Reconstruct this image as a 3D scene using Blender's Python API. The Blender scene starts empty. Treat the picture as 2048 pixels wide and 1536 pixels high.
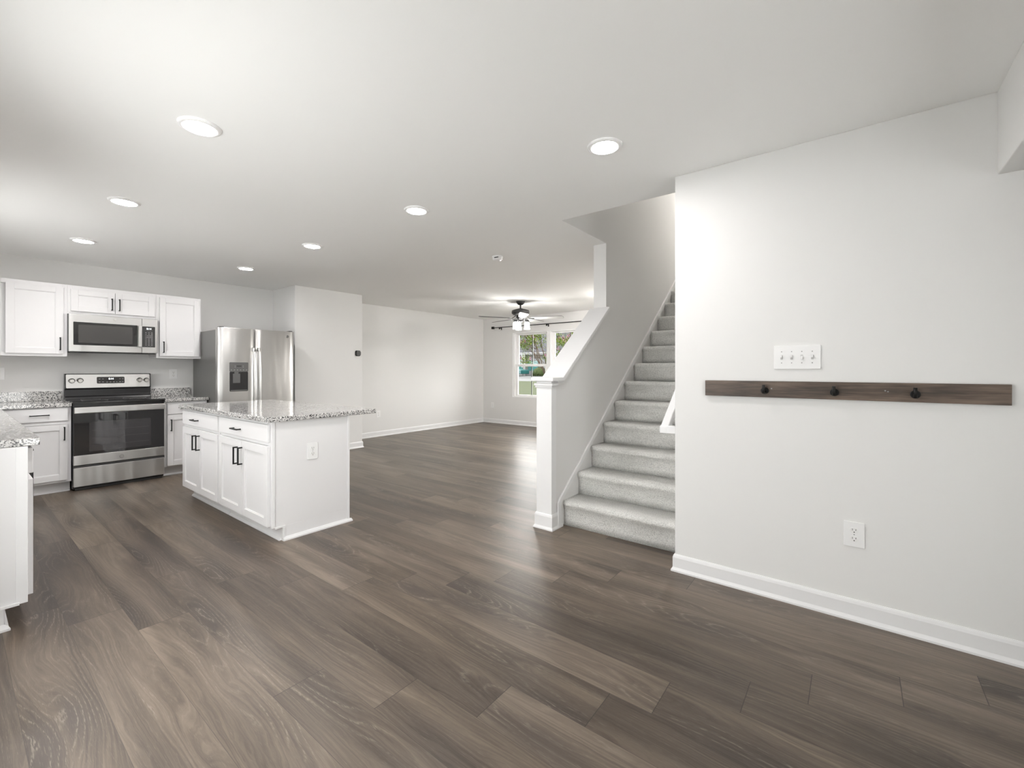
import bpy, bmesh, math, random
from mathutils import Vector, Matrix
random.seed(7)
sc = bpy.context.scene
col = sc.collection
PI = math.pi

# ------------------------------------------------------------------ camera
CAM_Z, YAW = 1.253, 0.66216
cam_data = bpy.data.cameras.new('camera')
cam_data.sensor_fit = 'HORIZONTAL'
cam_data.sensor_width = 36.0
cam_data.lens = 879.09 / 2048 * 36.0
cam_data.shift_y = (739.5 - 768.0) / 2048.0
cam_data.clip_start = 0.05
cam_data.clip_end = 300
cam = bpy.data.objects.new('camera', cam_data)
cam.location = (0, 0, CAM_Z)
cam.rotation_euler = (PI / 2, 0, YAW)
col.objects.link(cam)
sc.camera = cam

# ------------------------------------------------------------------ world, sun, exposure
world = bpy.data.worlds.new('sky')
sc.world = world
world.use_nodes = True
wn = world.node_tree.nodes
wbg = wn['Background']
wbg.inputs['Color'].default_value = (1.0, 0.972, 0.975, 1)
wbg.inputs['Strength'].default_value = 4.0
sun_d = bpy.data.lights.new('sun', 'SUN')
sun_d.energy = 1.6
sun_d.angle = math.radians(3)
sun_d.color = (1, 0.97, 0.92)
sun = bpy.data.objects.new('sun', sun_d)
sun.rotation_euler = (math.radians(38), math.radians(12), math.radians(55))
col.objects.link(sun)
CAN_STRENGTH = 98.0
BULB_STRENGTH = 36.0
sc.view_settings.view_transform = 'Standard'
sc.view_settings.look = 'None'
sc.view_settings.exposure = 1.31
sc.view_settings.gamma = 1.0
sc.view_settings.use_curve_mapping = False
sc.cycles.use_denoising = True
sc.cycles.denoising_input_passes = 'RGB_ALBEDO_NORMAL'
sc.cycles.denoising_prefilter = 'ACCURATE'
sc.cycles.max_bounces = 14
sc.cycles.diffuse_bounces = 9
sc.cycles.glossy_bounces = 6
sc.cycles.transmission_bounces = 8
sc.cycles.sample_clamp_indirect = 6.0
sc.cycles.caustics_reflective = False
sc.cycles.caustics_refractive = False

# ------------------------------------------------------------------ room measures (metres; camera stands at x=0, y=0)
CZ = 2.457                      # ceiling
SX = -6.968                     # kitchen wall
PX, PY1, PY2 = -6.274, 3.029, 4.112   # pantry block
LX, WY = -7.054, 7.929          # living room wall, window wall
RX, RY = -0.885, 2.79           # coat rack wall
NX, NX2 = -1.867, -1.998        # stair side wall faces
NY, UY, OY = 2.902, 3.854, 3.038
EX = 1.75                       # wall beyond the frame on the coat rack side
BY = -0.40                      # wall behind the camera
ZT = 5.15
BX0, BX1, BZ0, BZ1 = -2.60, -1.40, .25, 1.92   # unseen tall window added behind the camera for daylight
DY0, DY1, DZ = .30, 1.25, 2.06          # unseen patio door added beyond the frame as a light source
SX0, SX1, SZ0, SZ1 = -5.5, -4.3, 1.1, 1.75  # unseen sink window added for kitchen daylight

# ------------------------------------------------------------------ materials
class NT:
    def __init__(s, name):
        s.m = bpy.data.materials.new(name); s.m.use_nodes = True
        s.t = s.m.node_tree; s.n = s.t.nodes; s.l = s.t.links
        s.p = s.n['Principled BSDF']
    def put(s, sock, v):
        if isinstance(v, bpy.types.NodeSocket): s.l.new(v, sock)
        elif isinstance(v, (tuple, list)) and len(v) == 3 and sock.type == 'RGBA': sock.default_value = (*v, 1)
        else: sock.default_value = v
    def math(s, op, a, b=None, c=None, clamp=False):
        n = s.n.new('ShaderNodeMath'); n.operation = op; n.use_clamp = clamp
        for i, v in enumerate((a, b, c)):
            if v is not None: s.put(n.inputs[i], v)
        return n.outputs[0]
    def noise(s, vec, scale=5, detail=3, rough=.5, dist=0.0, dim='3D'):
        n = s.n.new('ShaderNodeTexNoise'); n.noise_dimensions = dim
        s.put(n.inputs['Vector'], vec)
        n.inputs['Scale'].default_value = scale; n.inputs['Detail'].default_value = detail
        n.inputs['Roughness'].default_value = rough; n.inputs['Distortion'].default_value = dist
        return n.outputs['Fac']
    def vor(s, vec, scale, feature='F1', rand=1.0, out='Distance'):
        n = s.n.new('ShaderNodeTexVoronoi'); n.feature = feature
        s.put(n.inputs['Vector'], vec); n.inputs['Scale'].default_value = scale
        n.inputs['Randomness'].default_value = rand
        return n.outputs[out]
    def mix(s, f, a, b, mode='MIX'):
        n = s.n.new('ShaderNodeMix'); n.data_type = 'RGBA'; n.blend_type = mode
        s.put(n.inputs[0], f); s.put(n.inputs[6], a); s.put(n.inputs[7], b)
        return n.outputs[2]
    def ramp(s, f, stops):
        n = s.n.new('ShaderNodeValToRGB'); s.put(n.inputs[0], f)
        e = n.color_ramp.elements
        while len(e) < len(stops): e.new(0.5)
        for el, (p, c) in zip(e, stops):
            el.position = p; el.color = (*c, 1) if len(c) == 3 else c
        return n.outputs[0]
    def comb(s, x, y, z):
        n = s.n.new('ShaderNodeCombineXYZ')
        for i, v in enumerate((x, y, z)): s.put(n.inputs[i], v)
        return n.outputs[0]
    def sep(s, v):
        n = s.n.new('ShaderNodeSeparateXYZ'); s.put(n.inputs[0], v); return n.outputs
    def obj(s):
        return s.n.new('ShaderNodeTexCoord').outputs['Object']
    def scaled(s, v, sx, sy, sz):
        n = s.n.new('ShaderNodeMapping'); s.put(n.inputs[0], v); n.inputs['Scale'].default_value = (sx, sy, sz)
        return n.outputs[0]
    def bump(s, h, strength=.3, dist=.002):
        n = s.n.new('ShaderNodeBump'); s.put(n.inputs['Height'], h)
        n.inputs['Strength'].default_value = strength; n.inputs['Distance'].default_value = dist
        s.l.new(n.outputs[0], s.p.inputs['Normal'])

def simple(name, c, rough=.5, metal=0.0, spec=.5, emit=None, es=0.0, coat=0.0):
    k = NT(name)
    k.p.inputs['Base Color'].default_value = (*c, 1)
    k.p.inputs['Roughness'].default_value = rough
    k.p.inputs['Metallic'].default_value = metal
    k.p.inputs['Specular IOR Level'].default_value = spec
    if coat: k.p.inputs['Coat Weight'].default_value = coat; k.p.inputs['Coat Roughness'].default_value = .05
    if emit:
        k.p.inputs['Emission Color'].default_value = (*emit, 1)
        k.p.inputs['Emission Strength'].default_value = es
    return k.m

def paint(name, c, rough=.7, amt=.012):
    k = NT(name)
    n = k.noise(k.obj(), 260, 2)
    n2 = k.noise(k.obj(), 1.3, 2)
    k.put(k.p.inputs['Base Color'], k.mix(k.math('MULTIPLY', n2, .6), c, tuple(v * .97 for v in c)))
    k.p.inputs['Roughness'].default_value = rough
    k.p.inputs['Specular IOR Level'].default_value = .25
    k.bump(n, amt * 4, .0006)
    return k.m

M = {}
M['wall'] = paint('wall_paint', (.75, .747, .738), .75)
M['ceil'] = paint('ceiling_paint', (.885, .885, .875), .85)
M['trim'] = paint('trim_paint', (.78, .78, .785), .38, .002)
M['cab'] = paint('cabinet_paint', (.77, .765, .77), .36, .002)
M['plastic'] = simple('white_plastic', (.82, .82, .82), .3)
M['plastic2'] = simple('white_nylon', (.80, .80, .79), .35)
M['vinyl'] = simple('window_vinyl', (.86, .86, .86), .35)
M['dark'] = simple('dark_slot', (.03, .03, .03), .5)
M['black'] = simple('matte_black_metal', (.012, .012, .012), .42, .4)
M['bronze'] = simple('dark_fan_metal', (.055, .055, .055), .45, .5)
M['blade'] = simple('fan_blade_grey', (.10, .10, .10), .5)
M['bladepale'] = simple('fan_blade_pale', (.62, .62, .61), .45)
M['blackenamel'] = simple('black_enamel', (.018, .018, .019), .22, 0, .6)
M['blackglass'] = simple('black_glass', (.014, .014, .015), .035, 0, .8, coat=.8)
M['ovenwindow'] = simple('oven_window', (.035, .034, .036), .04, 0, .8, coat=.8)
M['mwwindow'] = simple('microwave_window', (.07, .068, .066), .1, 0, .6)
M['racklines'] = simple('oven_rack_glint', (.06, .06, .062), .3)
M['graypanel'] = simple('dispenser_grey', (.11, .11, .108), .4)
M['fridgeside'] = simple('fridge_side_grey', (.17, .168, .163), .38, .2)
M['button'] = simple('button_print', (.45, .45, .45), .5)
M['lit'] = simple('lit_digits', (.8, .8, .8), .5, emit=(.9, 1, 1), es=1.6)
M['chrome'] = simple('knob_metal', (.62, .61, .58), .22, 1)
M['screw'] = simple('screw_metal', (.35, .35, .35), .35, 1)
M['lens'] = simple('light_lens', (.9, .9, .9), .4, emit=(1, .972, .962), es=CAN_STRENGTH)
M['shade'] = simple('lit_glass_shade', (.9, .9, .9), .3, emit=(1, .98, .95), es=BULB_STRENGTH)
M['dome'] = simple('added_light_dome', (.9, .9, .9), .3, emit=(1, .955, .91), es=150.0)  # glow of the ceiling lights added out of view
M['ring'] = simple('light_ring', (.86, .86, .86), .4)
M['thermo'] = simple('thermostat_black', (.018, .018, .018), .15)
M['toe'] = M['cab']

def steel(name, c, axis):
    k = NT(name)
    o = k.obj()
    sc_ = {'h': (600, 3, 600), 'v': (600, 600, 3), 'x': (3, 600, 600)}[axis]
    n = k.noise(k.scaled(o, *sc_), 1.0, 2)
    wob = k.noise(k.scaled(o, 2.0, 5.0, .55), 1.6, 1)
    k.p.inputs['Base Color'].default_value = (*c, 1)
    k.p.inputs['Metallic'].default_value = 1
    k.put(k.p.inputs['Roughness'], k.math('MULTIPLY_ADD', n, .12, .27))
    k.bump(k.math('ADD', k.math('MULTIPLY', n, .01), k.math('MULTIPLY', wob, 2.0)), .35, .012)
    return k.m
M['steel'] = steel('brushed_steel', (.58, .574, .562), 'h')
M['steelv'] = steel('brushed_steel_handle', (.62, .615, .60), 'v')

def granite():
    k = NT('speckled_granite')
    o = k.obj()
    w = k.noise(o, 90, 2)
    v = k.n.new('ShaderNodeVectorMath'); v.operation = 'MULTIPLY_ADD'
    k.l.new(o, v.inputs[0]); v.inputs[1].default_value = (1, 1, 1)
    k.l.new(k.comb(k.math('MULTIPLY', w, .006), k.math('MULTIPLY', w, -.005), k.math('MULTIPLY', w, .006)), v.inputs[2])
    c = k.vor(v.outputs[0], 165, out='Color')
    cr = k.sep(c)[0]
    base = k.ramp(cr, [(0, (.022, .022, .025)), (.17, (.035, .035, .04)), (.20, (.15, .147, .143)), (.42, (.27, .265, .26)), (.50, (.50, .492, .48)), (1, (.72, .71, .695))])
    n = k.noise(o, 55, 3)
    base = k.mix(k.math('MULTIPLY', k.math('GREATER_THAN', n, .60), .45), base, (.78, .775, .76))
    k.put(k.p.inputs['Base Color'], base)
    k.p.inputs['Roughness'].default_value = .09
    k.p.inputs['Specular IOR Level'].default_value = .6
    return k.m
M['granite'] = granite()

def floor_mat():
    k = NT('grey_brown_oak_plank')
    uv = k.n.new('ShaderNodeUVMap'); uv.uv_map = 'plank'
    rv = k.n.new('ShaderNodeUVMap'); rv.uv_map = 'rnd'
    u, v, _ = k.sep(uv.outputs[0])
    r1, r2, _ = k.sep(rv.outputs[0])
    us = k.math('MULTIPLY_ADD', r1, 41.0, u)
    vs = k.math('MULTIPLY_ADD', r2, 17.0, v)
    seed = k.math('MULTIPLY', r1, 23.0)
    # knots: sparse points in stretched plank space
    kn = k.n.new('ShaderNodeTexVoronoi'); kn.feature = 'F1'; kn.inputs['Scale'].default_value = 1.0
    kn.inputs['Randomness'].default_value = .85
    k.l.new(k.comb(k.math('MULTIPLY', us, 1.05), k.math('MULTIPLY', vs, 4.4), seed), kn.inputs['Vector'])
    kd = kn.outputs['Distance']
    kk = k.math('POWER', 2.718, k.math('MULTIPLY', k.math('MULTIPLY', kd, kd), -26.0))     # 1 at a knot
    kbig = k.math('POWER', 2.718, k.math('MULTIPLY', k.math('MULTIPLY', kd, kd), -7.0))
    # flowing ring field
    nA = k.noise(k.comb(k.math('MULTIPLY', us, .55), k.math('MULTIPLY', vs, 6.0), seed), 1.0, 2, .4)
    nB = k.noise(k.comb(k.math('MULTIPLY', us, 5.0), k.math('MULTIPLY', vs, 26.0), seed), 1.0, 3, .5)
    R = k.math('ADD', k.math('MULTIPLY', nA, 13.0), k.math('MULTIPLY', vs, 30.0))
    R = k.math('ADD', R, k.math('MULTIPLY', kbig, 4.5))
    R = k.math('ADD', R, k.math('MULTIPLY', nB, 1.3))
    sn = k.math('SINE', k.math('MULTIPLY', R, 6.283))
    s01 = k.math('MULTIPLY_ADD', sn, .5, .5)
    # fine pores stretched along the plank
    pore = k.noise(k.comb(k.math('MULTIPLY', us, 22.0), k.math('MULTIPLY', vs, 620.0), seed), 1.0, 2, .6)
    fib = k.noise(k.comb(k.math('MULTIPLY', us, 2.0), k.math('MULTIPLY_ADD', R, 2.2, k.math('MULTIPLY', vs, 60.0)), seed), 1.0, 4, .65)
    # broad tone across a plank
    tone = k.noise(k.comb(k.math('MULTIPLY', us, .75), k.math('MULTIPLY', vs, 9.0), seed), 1.0, 3, .55)
    t = k.math('MULTIPLY_ADD', tone, 1.25, -.12)
    t = k.math('ADD', t, k.math('MULTIPLY_ADD', s01, .06, -.03))
    t = k.math('ADD', t, k.math('MULTIPLY_ADD', fib, 1.0, -.50))
    t = k.math('ADD', t, k.math('MULTIPLY_ADD', r2, .40, -.20))
    t = k.math('SUBTRACT', t, k.math('MULTIPLY', kbig, .34))
    base = k.ramp(t, [(0, (.042, .031, .0233)), (.35, (.087, .0665, .050)), (.62, (.134, .104, .078)), (1, (.22, .175, .134))])
    base = k.mix(k.math('MULTIPLY', kk, .8, clamp=True), base, (.060, .047, .040))
    # pale cerused lines following the rings, broken up by pores, only in part of each board
    area = k.math('MULTIPLY', k.math('SUBTRACT', k.math('MULTIPLY_ADD', kbig, .30, k.noise(k.comb(k.math('MULTIPLY', us, 1.6), k.math('MULTIPLY', vs, 9.0), seed), 1.0, 1)), .52), 4.0, clamp=True)
    line = k.math('POWER', s01, 14.0)
    brk = k.math('MULTIPLY', k.math('SUBTRACT', k.noise(k.comb(k.math('MULTIPLY', us, 40.0), k.math('MULTIPLY', vs, 330.0), seed), 1.0, 2), .42), 6.0, clamp=True)
    ll = k.math('MULTIPLY', k.math('MULTIPLY', line, area), brk)
    base = k.mix(k.math('MULTIPLY', ll, .40), base, (.34, .295, .24))
    pl = k.math('MULTIPLY', k.math('SUBTRACT', pore, .60), 5.0, clamp=True)
    base = k.mix(k.math('MULTIPLY', pl, .45), base, (.27, .225, .18))
    # hue drift between boards
    base = k.mix(k.math('MULTIPLY', r1, .32), base, k.mix(1.0, base, (.93, .96, 1.05), 'MULTIPLY'))
    # joints
    ed = k.n.new('ShaderNodeUVMap'); ed.uv_map = 'edge'
    e0, e1, _ = k.sep(ed.outputs[0])         # distances to the nearer end and side, in metres
    du = k.math('MINIMUM', u, k.math('SUBTRACT', e0, u))
    dv = k.math('MINIMUM', v, k.math('SUBTRACT', e1, v))
    g = k.math('MAXIMUM', k.math('LESS_THAN', du, .0016), k.math('MULTIPLY', k.math('LESS_THAN', dv, .0011), .6))
    base = k.mix(k.math('MULTIPLY', g, .8), base, (.025, .02, .017))
    k.put(k.p.inputs['Base Color'], base)
    k.put(k.p.inputs['Roughness'], k.math('MULTIPLY_ADD', fib, .10, .31))
    k.p.inputs['Specular IOR Level'].default_value = .42
    h = k.math('SUBTRACT', k.math('MULTIPLY', pore, .25), g)
    k.bump(h, .25, .0012)
    return k.m
M['floor'] = floor_mat()

def carpet():
    k = NT('grey_carpet')
    o = k.obj()
    f = k.noise(o, 260, 3, .7)
    f2 = k.noise(o, 110, 2, .6)
    big = k.noise(k.scaled(o, 3.2, 9, 9), 1.0, 3, .55)
    c = k.ramp(k.math('ADD', k.math('MULTIPLY', f, .55), k.math('MULTIPLY', f2, .45)), [(.34, (.45, .447, .43)), (.50, (.80, .795, .77)), (.66, (.92, .915, .885))])
    c = k.mix(k.math('MULTIPLY', k.math('MULTIPLY_ADD', big, 4.0, -1.7, clamp=True), .25), c, (.33, .325, .30))
    k.put(k.p.inputs['Base Color'], c)
    k.p.inputs['Roughness'].default_value = .95
    k.p.inputs['Specular IOR Level'].default_value = .1
    k.p.inputs['Sheen Weight'].default_value = .2
    k.bump(k.math('ADD', f, f2), .9, .006)
    return k.m
M['carpet'] = carpet()

def rackwood():
    k = NT('dark_stained_board')
    o = k.obj()
    n = k.noise(k.scaled(o, 3.0, 30, 26), 1.0, 4, .6)
    g = k.noise(k.scaled(o, 9.0, 200, 170), 1.0, 2, .6)
    b = k.noise(k.scaled(o, 1.3, 5, 9), 1.0, 2)
    t = k.math('ADD', k.math('MULTIPLY', n, .6), k.math('ADD', k.math('MULTIPLY', g, .25), k.math('MULTIPLY', b, .25)))
    c = k.ramp(t, [(.38, (.030, .022, .018)), (.52, (.080, .058, .045)), (.68, (.17, .122, .092))])
    k.put(k.p.inputs['Base Color'], c)
    k.p.inputs['Roughness'].default_value = .5
    k.bump(g, .2, .001)
    return k.m
M['rackwood'] = rackwood()

def noisy(name, stops, scale, rough=.9, detail=3):
    k = NT(name)
    k.put(k.p.inputs['Base Color'], k.ramp(k.noise(k.obj(), scale, detail, .6), stops))
    k.p.inputs['Roughness'].default_value = rough
    k.p.inputs['Specular IOR Level'].default_value = .15
    return k.m
M['lawn'] = noisy('lawn_grass', [(.3, (0.0100, 0.0150, 0.0014)), (.6, (0.0150, 0.0195, 0.0025)), (.8, (0.0210, 0.0230, 0.0045))], 2.2, detail=6)
M['street'] = noisy('pale_concrete', [(.3, (0.0558, 0.0558, 0.0577)), (.7, (0.0744, 0.0744, 0.0756))], 3)
M['leaf'] = noisy('myrtle_leaf', [(.35, (.024, .050, .003)), (.65, (.085, .112, .008))], 9)
M['bloom'] = noisy('myrtle_bloom', [(.4, (.19, .07, .11)), (.65, (.26, .17, .18))], 3)
M['bark'] = noisy('tan_bark', [(.3, (0.0310, 0.0217, 0.0149)), (.7, (0.0682, 0.0527, 0.0372))], 20)
M['pine'] = noisy('dark_foliage', [(.35, (0.0025, 0.0105, 0.0037)), (.7, (0.0112, 0.0279, 0.0093))], 2.5, detail=5)
M['pine2'] = noisy('mid_foliage', [(.35, (0.0062, 0.0174, 0.0043)), (.7, (0.0217, 0.0384, 0.0112))], 2.5, detail=5)
M['shrub'] = noisy('shrub_foliage', [(.35, (0.0112, 0.0186, 0.0050)), (.7, (0.0341, 0.0434, 0.0155))], 6, detail=5)
M['siding'] = simple('pale_siding', (.10, .10, .105), .7)
M['shingle'] = noisy('grey_shingle', [(.3, (0.0217, 0.0217, 0.0260)), (.7, (0.0310, 0.0310, 0.0360))], 8)
M['housewhite'] = simple('house_trim_white', (.15, .15, .15), .6)
M['teal'] = simple('teal_vehicle_paint', (.01, .055, .055), .3)
M['housewin'] = simple('house_glass', (.03, .09, .09), .1)

# ------------------------------------------------------------------ mesh helpers
class MB:
    def __init__(s): s.v = []; s.f = []; s.sm = []
    def add(s, vs, fs, smooth=False):
        o = len(s.v); s.v += [tuple(p) for p in vs]; s.f += [tuple(i + o for i in f) for f in fs]; s.sm += [smooth] * len(fs)
        return s
    def box(s, x0, x1, y0, y1, z0, z1):
        x0, x1 = sorted((x0, x1)); y0, y1 = sorted((y0, y1)); z0, z1 = sorted((z0, z1))
        vs = [(x, y, z) for x in (x0, x1) for y in (y0, y1) for z in (z0, z1)]
        return s.add(vs, [(0, 1, 3, 2), (4, 6, 7, 5), (0, 4, 5, 1), (2, 3, 7, 6), (0, 2, 6, 4), (1, 5, 7, 3)])
    def prism(s, poly, axis, a, b, smooth=False):
        # poly: 2-D points; axis 'x' -> (y,z), 'y' -> (x,z), 'z' -> (x,y)
        def P(p, t):
            return {'x': (t, p[0], p[1]), 'y': (p[0], t, p[1]), 'z': (p[0], p[1], t)}[axis]
        n = len(poly)
        vs = [P(p, a) for p in poly] + [P(p, b) for p in poly]
        s.add(vs, [tuple(range(n))[::-1], tuple(range(n, 2 * n))])
        o = len(s.v) - 2 * n
        for i in range(n):
            j = (i + 1) % n
            s.f.append((o + i, o + j, o + n + j, o + n + i)); s.sm.append(smooth)
        return s
    def lathe(s, prof, c, seg=32, axis='z', smooth=True, cap=True):
        cx, cy, cz = c; vs = []
        for r, h in prof:
            for i in range(seg):
                t = 2 * PI * i / seg; a, b = r * math.cos(t), r * math.sin(t)
                vs.append({'z': (cx + a, cy + b, cz + h), 'y': (cx + a, cy + h, cz + b), 'x': (cx + h, cy + a, cz + b)}[axis])
        n = len(prof); fs = []
        for k in range(n - 1):
            for i in range(seg):
                j = (i + 1) % seg
                fs.append((k * seg + i, k * seg + j, (k + 1) * seg + j, (k + 1) * seg + i))
        s.add(vs, fs, smooth)
        if cap:
            o = len(s.v) - len(vs)
            s.f.append(tuple(o + i for i in range(seg))[::-1]); s.sm.append(False)
            s.f.append(tuple(o + (n - 1) * seg + i for i in range(seg))); s.sm.append(False)
        return s
    def tube(s, pts, r, seg=12, r1=None):
        pts = [Vector(p) for p in pts]; n = len(pts); rings = []
        up = Vector((0, 0, 1))
        for i, p in enumerate(pts):
            d = (pts[min(i + 1, n - 1)] - pts[max(i - 1, 0)]).normalized()
            a = d.cross(up)
            if a.length < 1e-3: a = d.cross(Vector((0, 1, 0)))
            a.normalize(); b = d.cross(a).normalized()
            rr = r if r1 is None else r + (r1 - r) * i / max(1, n - 1)
            rings.append([p + a * rr * math.cos(2 * PI * k / seg) + b * rr * math.sin(2 * PI * k / seg) for k in range(seg)])
        vs = [q for ring in rings for q in ring]; fs = []
        for i in range(n - 1):
            for k in range(seg):
                j = (k + 1) % seg
                fs.append((i * seg + k, i * seg + j, (i + 1) * seg + j, (i + 1) * seg + k))
        s.add(vs, fs, True)
        o = len(s.v) - len(vs)
        s.f.append(tuple(o + k for k in range(seg))[::-1]); s.sm.append(False)
        s.f.append(tuple(o + (n - 1) * seg + k for k in range(seg))); s.sm.append(False)
        return s
    def rbox(s, F, u0, u1, v0, v1, n0, n1, r=.01, seg=5):
        # box with rounded corners in its own face plane, through frame F(u, v, n)
        pts = []
        for cu, cv, a0 in ((u1 - r, v1 - r, 0), (u0 + r, v1 - r, 90), (u0 + r, v0 + r, 180), (u1 - r, v0 + r, 270)):
            for i in range(seg + 1):
                t = math.radians(a0 + 90 * i / seg); pts.append((cu + r * math.cos(t), cv + r * math.sin(t)))
        n = len(pts)
        s.add([F(a, b, n0) for a, b in pts] + [F(a, b, n1) for a, b in pts],
              [tuple(range(n))[::-1], tuple(range(n, 2 * n))] + [(i, (i + 1) % n, n + (i + 1) % n, n + i) for i in range(n)])
        return s
    def fbox(s, F, u0, u1, v0, v1, n0, n1):
        vs = [F(u, v, n) for u in (u0, u1) for v in (v0, v1) for n in (n0, n1)]
        return s.add(vs, [(0, 1, 3, 2), (4, 6, 7, 5), (0, 4, 5, 1), (2, 3, 7, 6), (0, 2, 6, 4), (1, 5, 7, 3)])
    def build(s, name, mat, parent=None, bevel=0.0, segs=2):
        off = Vector((0, 0, 0)); q = parent
        while q is not None: off += Vector(q.location); q = q.parent
        me = bpy.data.meshes.new(name)
        me.from_pydata([tuple(Vector(p) - off) for p in s.v], [], s.f)
        bm = bmesh.new(); bm.from_mesh(me); bmesh.ops.recalc_face_normals(bm, faces=bm.faces); bm.to_mesh(me); bm.free()
        for p, sm in zip(me.polygons, s.sm): p.use_smooth = sm
        me.materials.append(M[mat] if isinstance(mat, str) else mat)
        o = bpy.data.objects.new(name, me); col.objects.link(o)
        if parent is not None: o.parent = parent
        if bevel:
            b = o.modifiers.new('edge', 'BEVEL'); b.width = bevel; b.segments = segs; b.limit_method = 'ANGLE'; b.angle_limit = math.radians(40)
            b.harden_normals = False
        return o

def tag(o, label=None, cat=None, group=None, kind=None):
    if label: o['label'] = label
    if cat: o['category'] = cat
    if group: o['group'] = group
    if kind: o['kind'] = kind
    return o
def thing(name, label, cat, loc=(0, 0, 0), group=None):
    o = bpy.data.objects.new(name, None); o.empty_display_size = .1
    o.location = loc; col.objects.link(o)
    return tag(o, label, cat, group)
def struct(name, mb, mat, bevel=0.0):
    return tag(mb.build(name, mat, None, bevel), kind='structure')
def dup(root, loc, rotz=0.0, label=None):
    r = root.copy(); col.objects.link(r); r.location = loc; r.rotation_euler = (0, 0, rotz)
    if label: r['label'] = label
    for ch in list(root.children):
        c = ch.copy(); col.objects.link(c); c.parent = r
        for g in list(ch.children):
            d = g.copy(); col.objects.link(d); d.parent = c
    return r

FX = lambda x: (lambda u, v, n: (x + n, u, v))        # faces +x, u=y, v=z
FYm = lambda y: (lambda u, v, n: (u, y - n, v))       # faces -y, u=x
FYp = lambda y: (lambda u, v, n: (u, y + n, v))       # faces +y, u=x

# ------------------------------------------------------------------ floor: one mesh of planks
def build_floor():
    W0, PW, L = 0.157, 0.2027, 1.545
    known = {0: -3.31, 1: -3.034, 2: -2.717, 3: -1.755, 4: -1.40, 5: -1.075, 6: -.747, 7: -.583, 8: -.33, 9: -.138,
             10: .144, 11: .396, 12: -.757, 13: -.21, 14: -3.0, 15: -2.715, 16: -2.39, 17: -1.93}
    x0, x1, y0, y1 = LX - .05, EX + .05, BY - .05, WY + .05
    vs, fs, u1, u2, u3 = [], [], [], [], []
    k = math.floor((y0 - W0) / PW)
    rr = random.Random(11)
    while W0 + k * PW < y1:
        a, b = W0 + k * PW, W0 + (k + 1) * PW
        off = known.get(k, rr.uniform(-L, 0))
        n0 = math.floor((x0 - off) / L)
        x = off + n0 * L
        while x < x1:
            xa, xb = max(x, x0), min(x + L, x1)
            ya, yb = max(a, y0), min(b, y1)
            if xb - xa > 1e-4 and yb - ya > 1e-4:
                o = len(vs); vs += [(xa, ya, 0), (xb, ya, 0), (xb, yb, 0), (xa, yb, 0)]; fs.append((o, o + 1, o + 2, o + 3))
                r = (rr.random(), rr.random())
                flip = rr.random() < .5
                for X, Y in ((xa, ya), (xb, ya), (xb, yb), (xa, yb)):
                    pu, pv = X - x, Y - a
                    if flip: pu, pv = L - pu, PW - pv
                    u1.append((pu, pv)); u2.append(r); u3.append((L, PW))
            x += L
        k += 1
    me = bpy.data.meshes.new('floor'); me.from_pydata(vs, [], fs)
    for nm, dat in (('plank', u1), ('rnd', u2), ('edge', u3)):
        ly = me.uv_layers.new(name=nm)
        for i, d in enumerate(dat): ly.data[i].uv = d
    me.materials.append(M['floor'])
    o = bpy.data.objects.new('floor', me); col.objects.link(o)
    return tag(o, kind='structure')
build_floor()

# ------------------------------------------------------------------ ceiling and walls
T = .12
c = MB()
c.box(LX - T, EX + T, BY - T, OY, CZ, CZ + .3)
c.box(LX - T, NX2, OY, WY + T, CZ, CZ + .3).box(NX2, NX, OY, UY, CZ, CZ + .004)
c.box(RX, EX + T, OY, 4.5, CZ, CZ + .3)
struct('ceiling', c, 'ceil')
struct('wall_kitchen', MB().box(SX - T, SX, BY - T, PY1, 0, CZ), 'wall')
struct('wall_pantry', MB().box(SX - T, PX, PY1, PY2, 0, CZ), 'wall', .004)
struct('wall_living', MB().box(LX - T, LX, PY2, WY, 0, CZ), 'wall')
# window wall with a twin opening
WX0, WX1, WZ0, WZ1 = -6.176, -4.19, .622, 2.105
EX0, EX1, EZ0, EZ1 = -3.45, -2.15, .30, 2.15  # opening for the added entry window
struct('wall_front', MB().box(LX - T, WX0, WY, WY + .15, 0, CZ).box(WX1, EX0, WY, WY + .15, 0, CZ).box(EX1, NX2, WY, WY + .15, 0, CZ)
       .box(EX0, EX1, WY, WY + .15, 0, EZ0).box(EX0, EX1, WY, WY + .15, EZ1, CZ)
       .box(WX0, WX1, WY, WY + .15, 0, WZ0).box(WX0, WX1, WY, WY + .15, WZ1, CZ), 'wall')
# coat rack wall and the stair wall round its corner
struct('wall_coat_rack', MB().box(RX, EX + T, RY, RY + .12, 0, CZ).box(RX, RX + .12, RY + .12, 9.0, 0, ZT), 'wall', .004)
struct('wall_bulkhead', MB().box(.487, EX, BY, RY, 2.096, CZ), 'wall', .004)
struct('wall_right', MB().box(EX, EX + T, BY - T, DY0, 0, CZ).box(EX, EX + T, DY1, RY, 0, CZ).box(EX, EX + T, DY0, DY1, DZ, CZ), 'wall')
# stair side: knee wall, then full height, then up to the storey above
k_ = MB()
zc0, zc1 = 1.160, 1.812            # knee wall top below its cap
k_.prism([(NY, 0), (UY, 0), (UY, zc1), (3.02, zc0), (NY, zc0)], 'x', NX2, NX)
struct('wall_stair_knee', k_, 'wall')
struct('wall_stair', MB().box(NX2, NX, UY, 9.0, 0, CZ).box(NX2, NX, OY, UY, CZ + .0045, ZT).box(NX2, NX, UY, 9.0, CZ, ZT), 'wall')
struct('wall_upstairs', MB().box(NX, RX, OY - .12, OY, CZ + .3, ZT).box(NX2, RX + .12, 9.0, 9.1, 0, ZT).box(NX2, RX + .12, OY - .12, 9.1, ZT, ZT + .1), 'wall')
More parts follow.
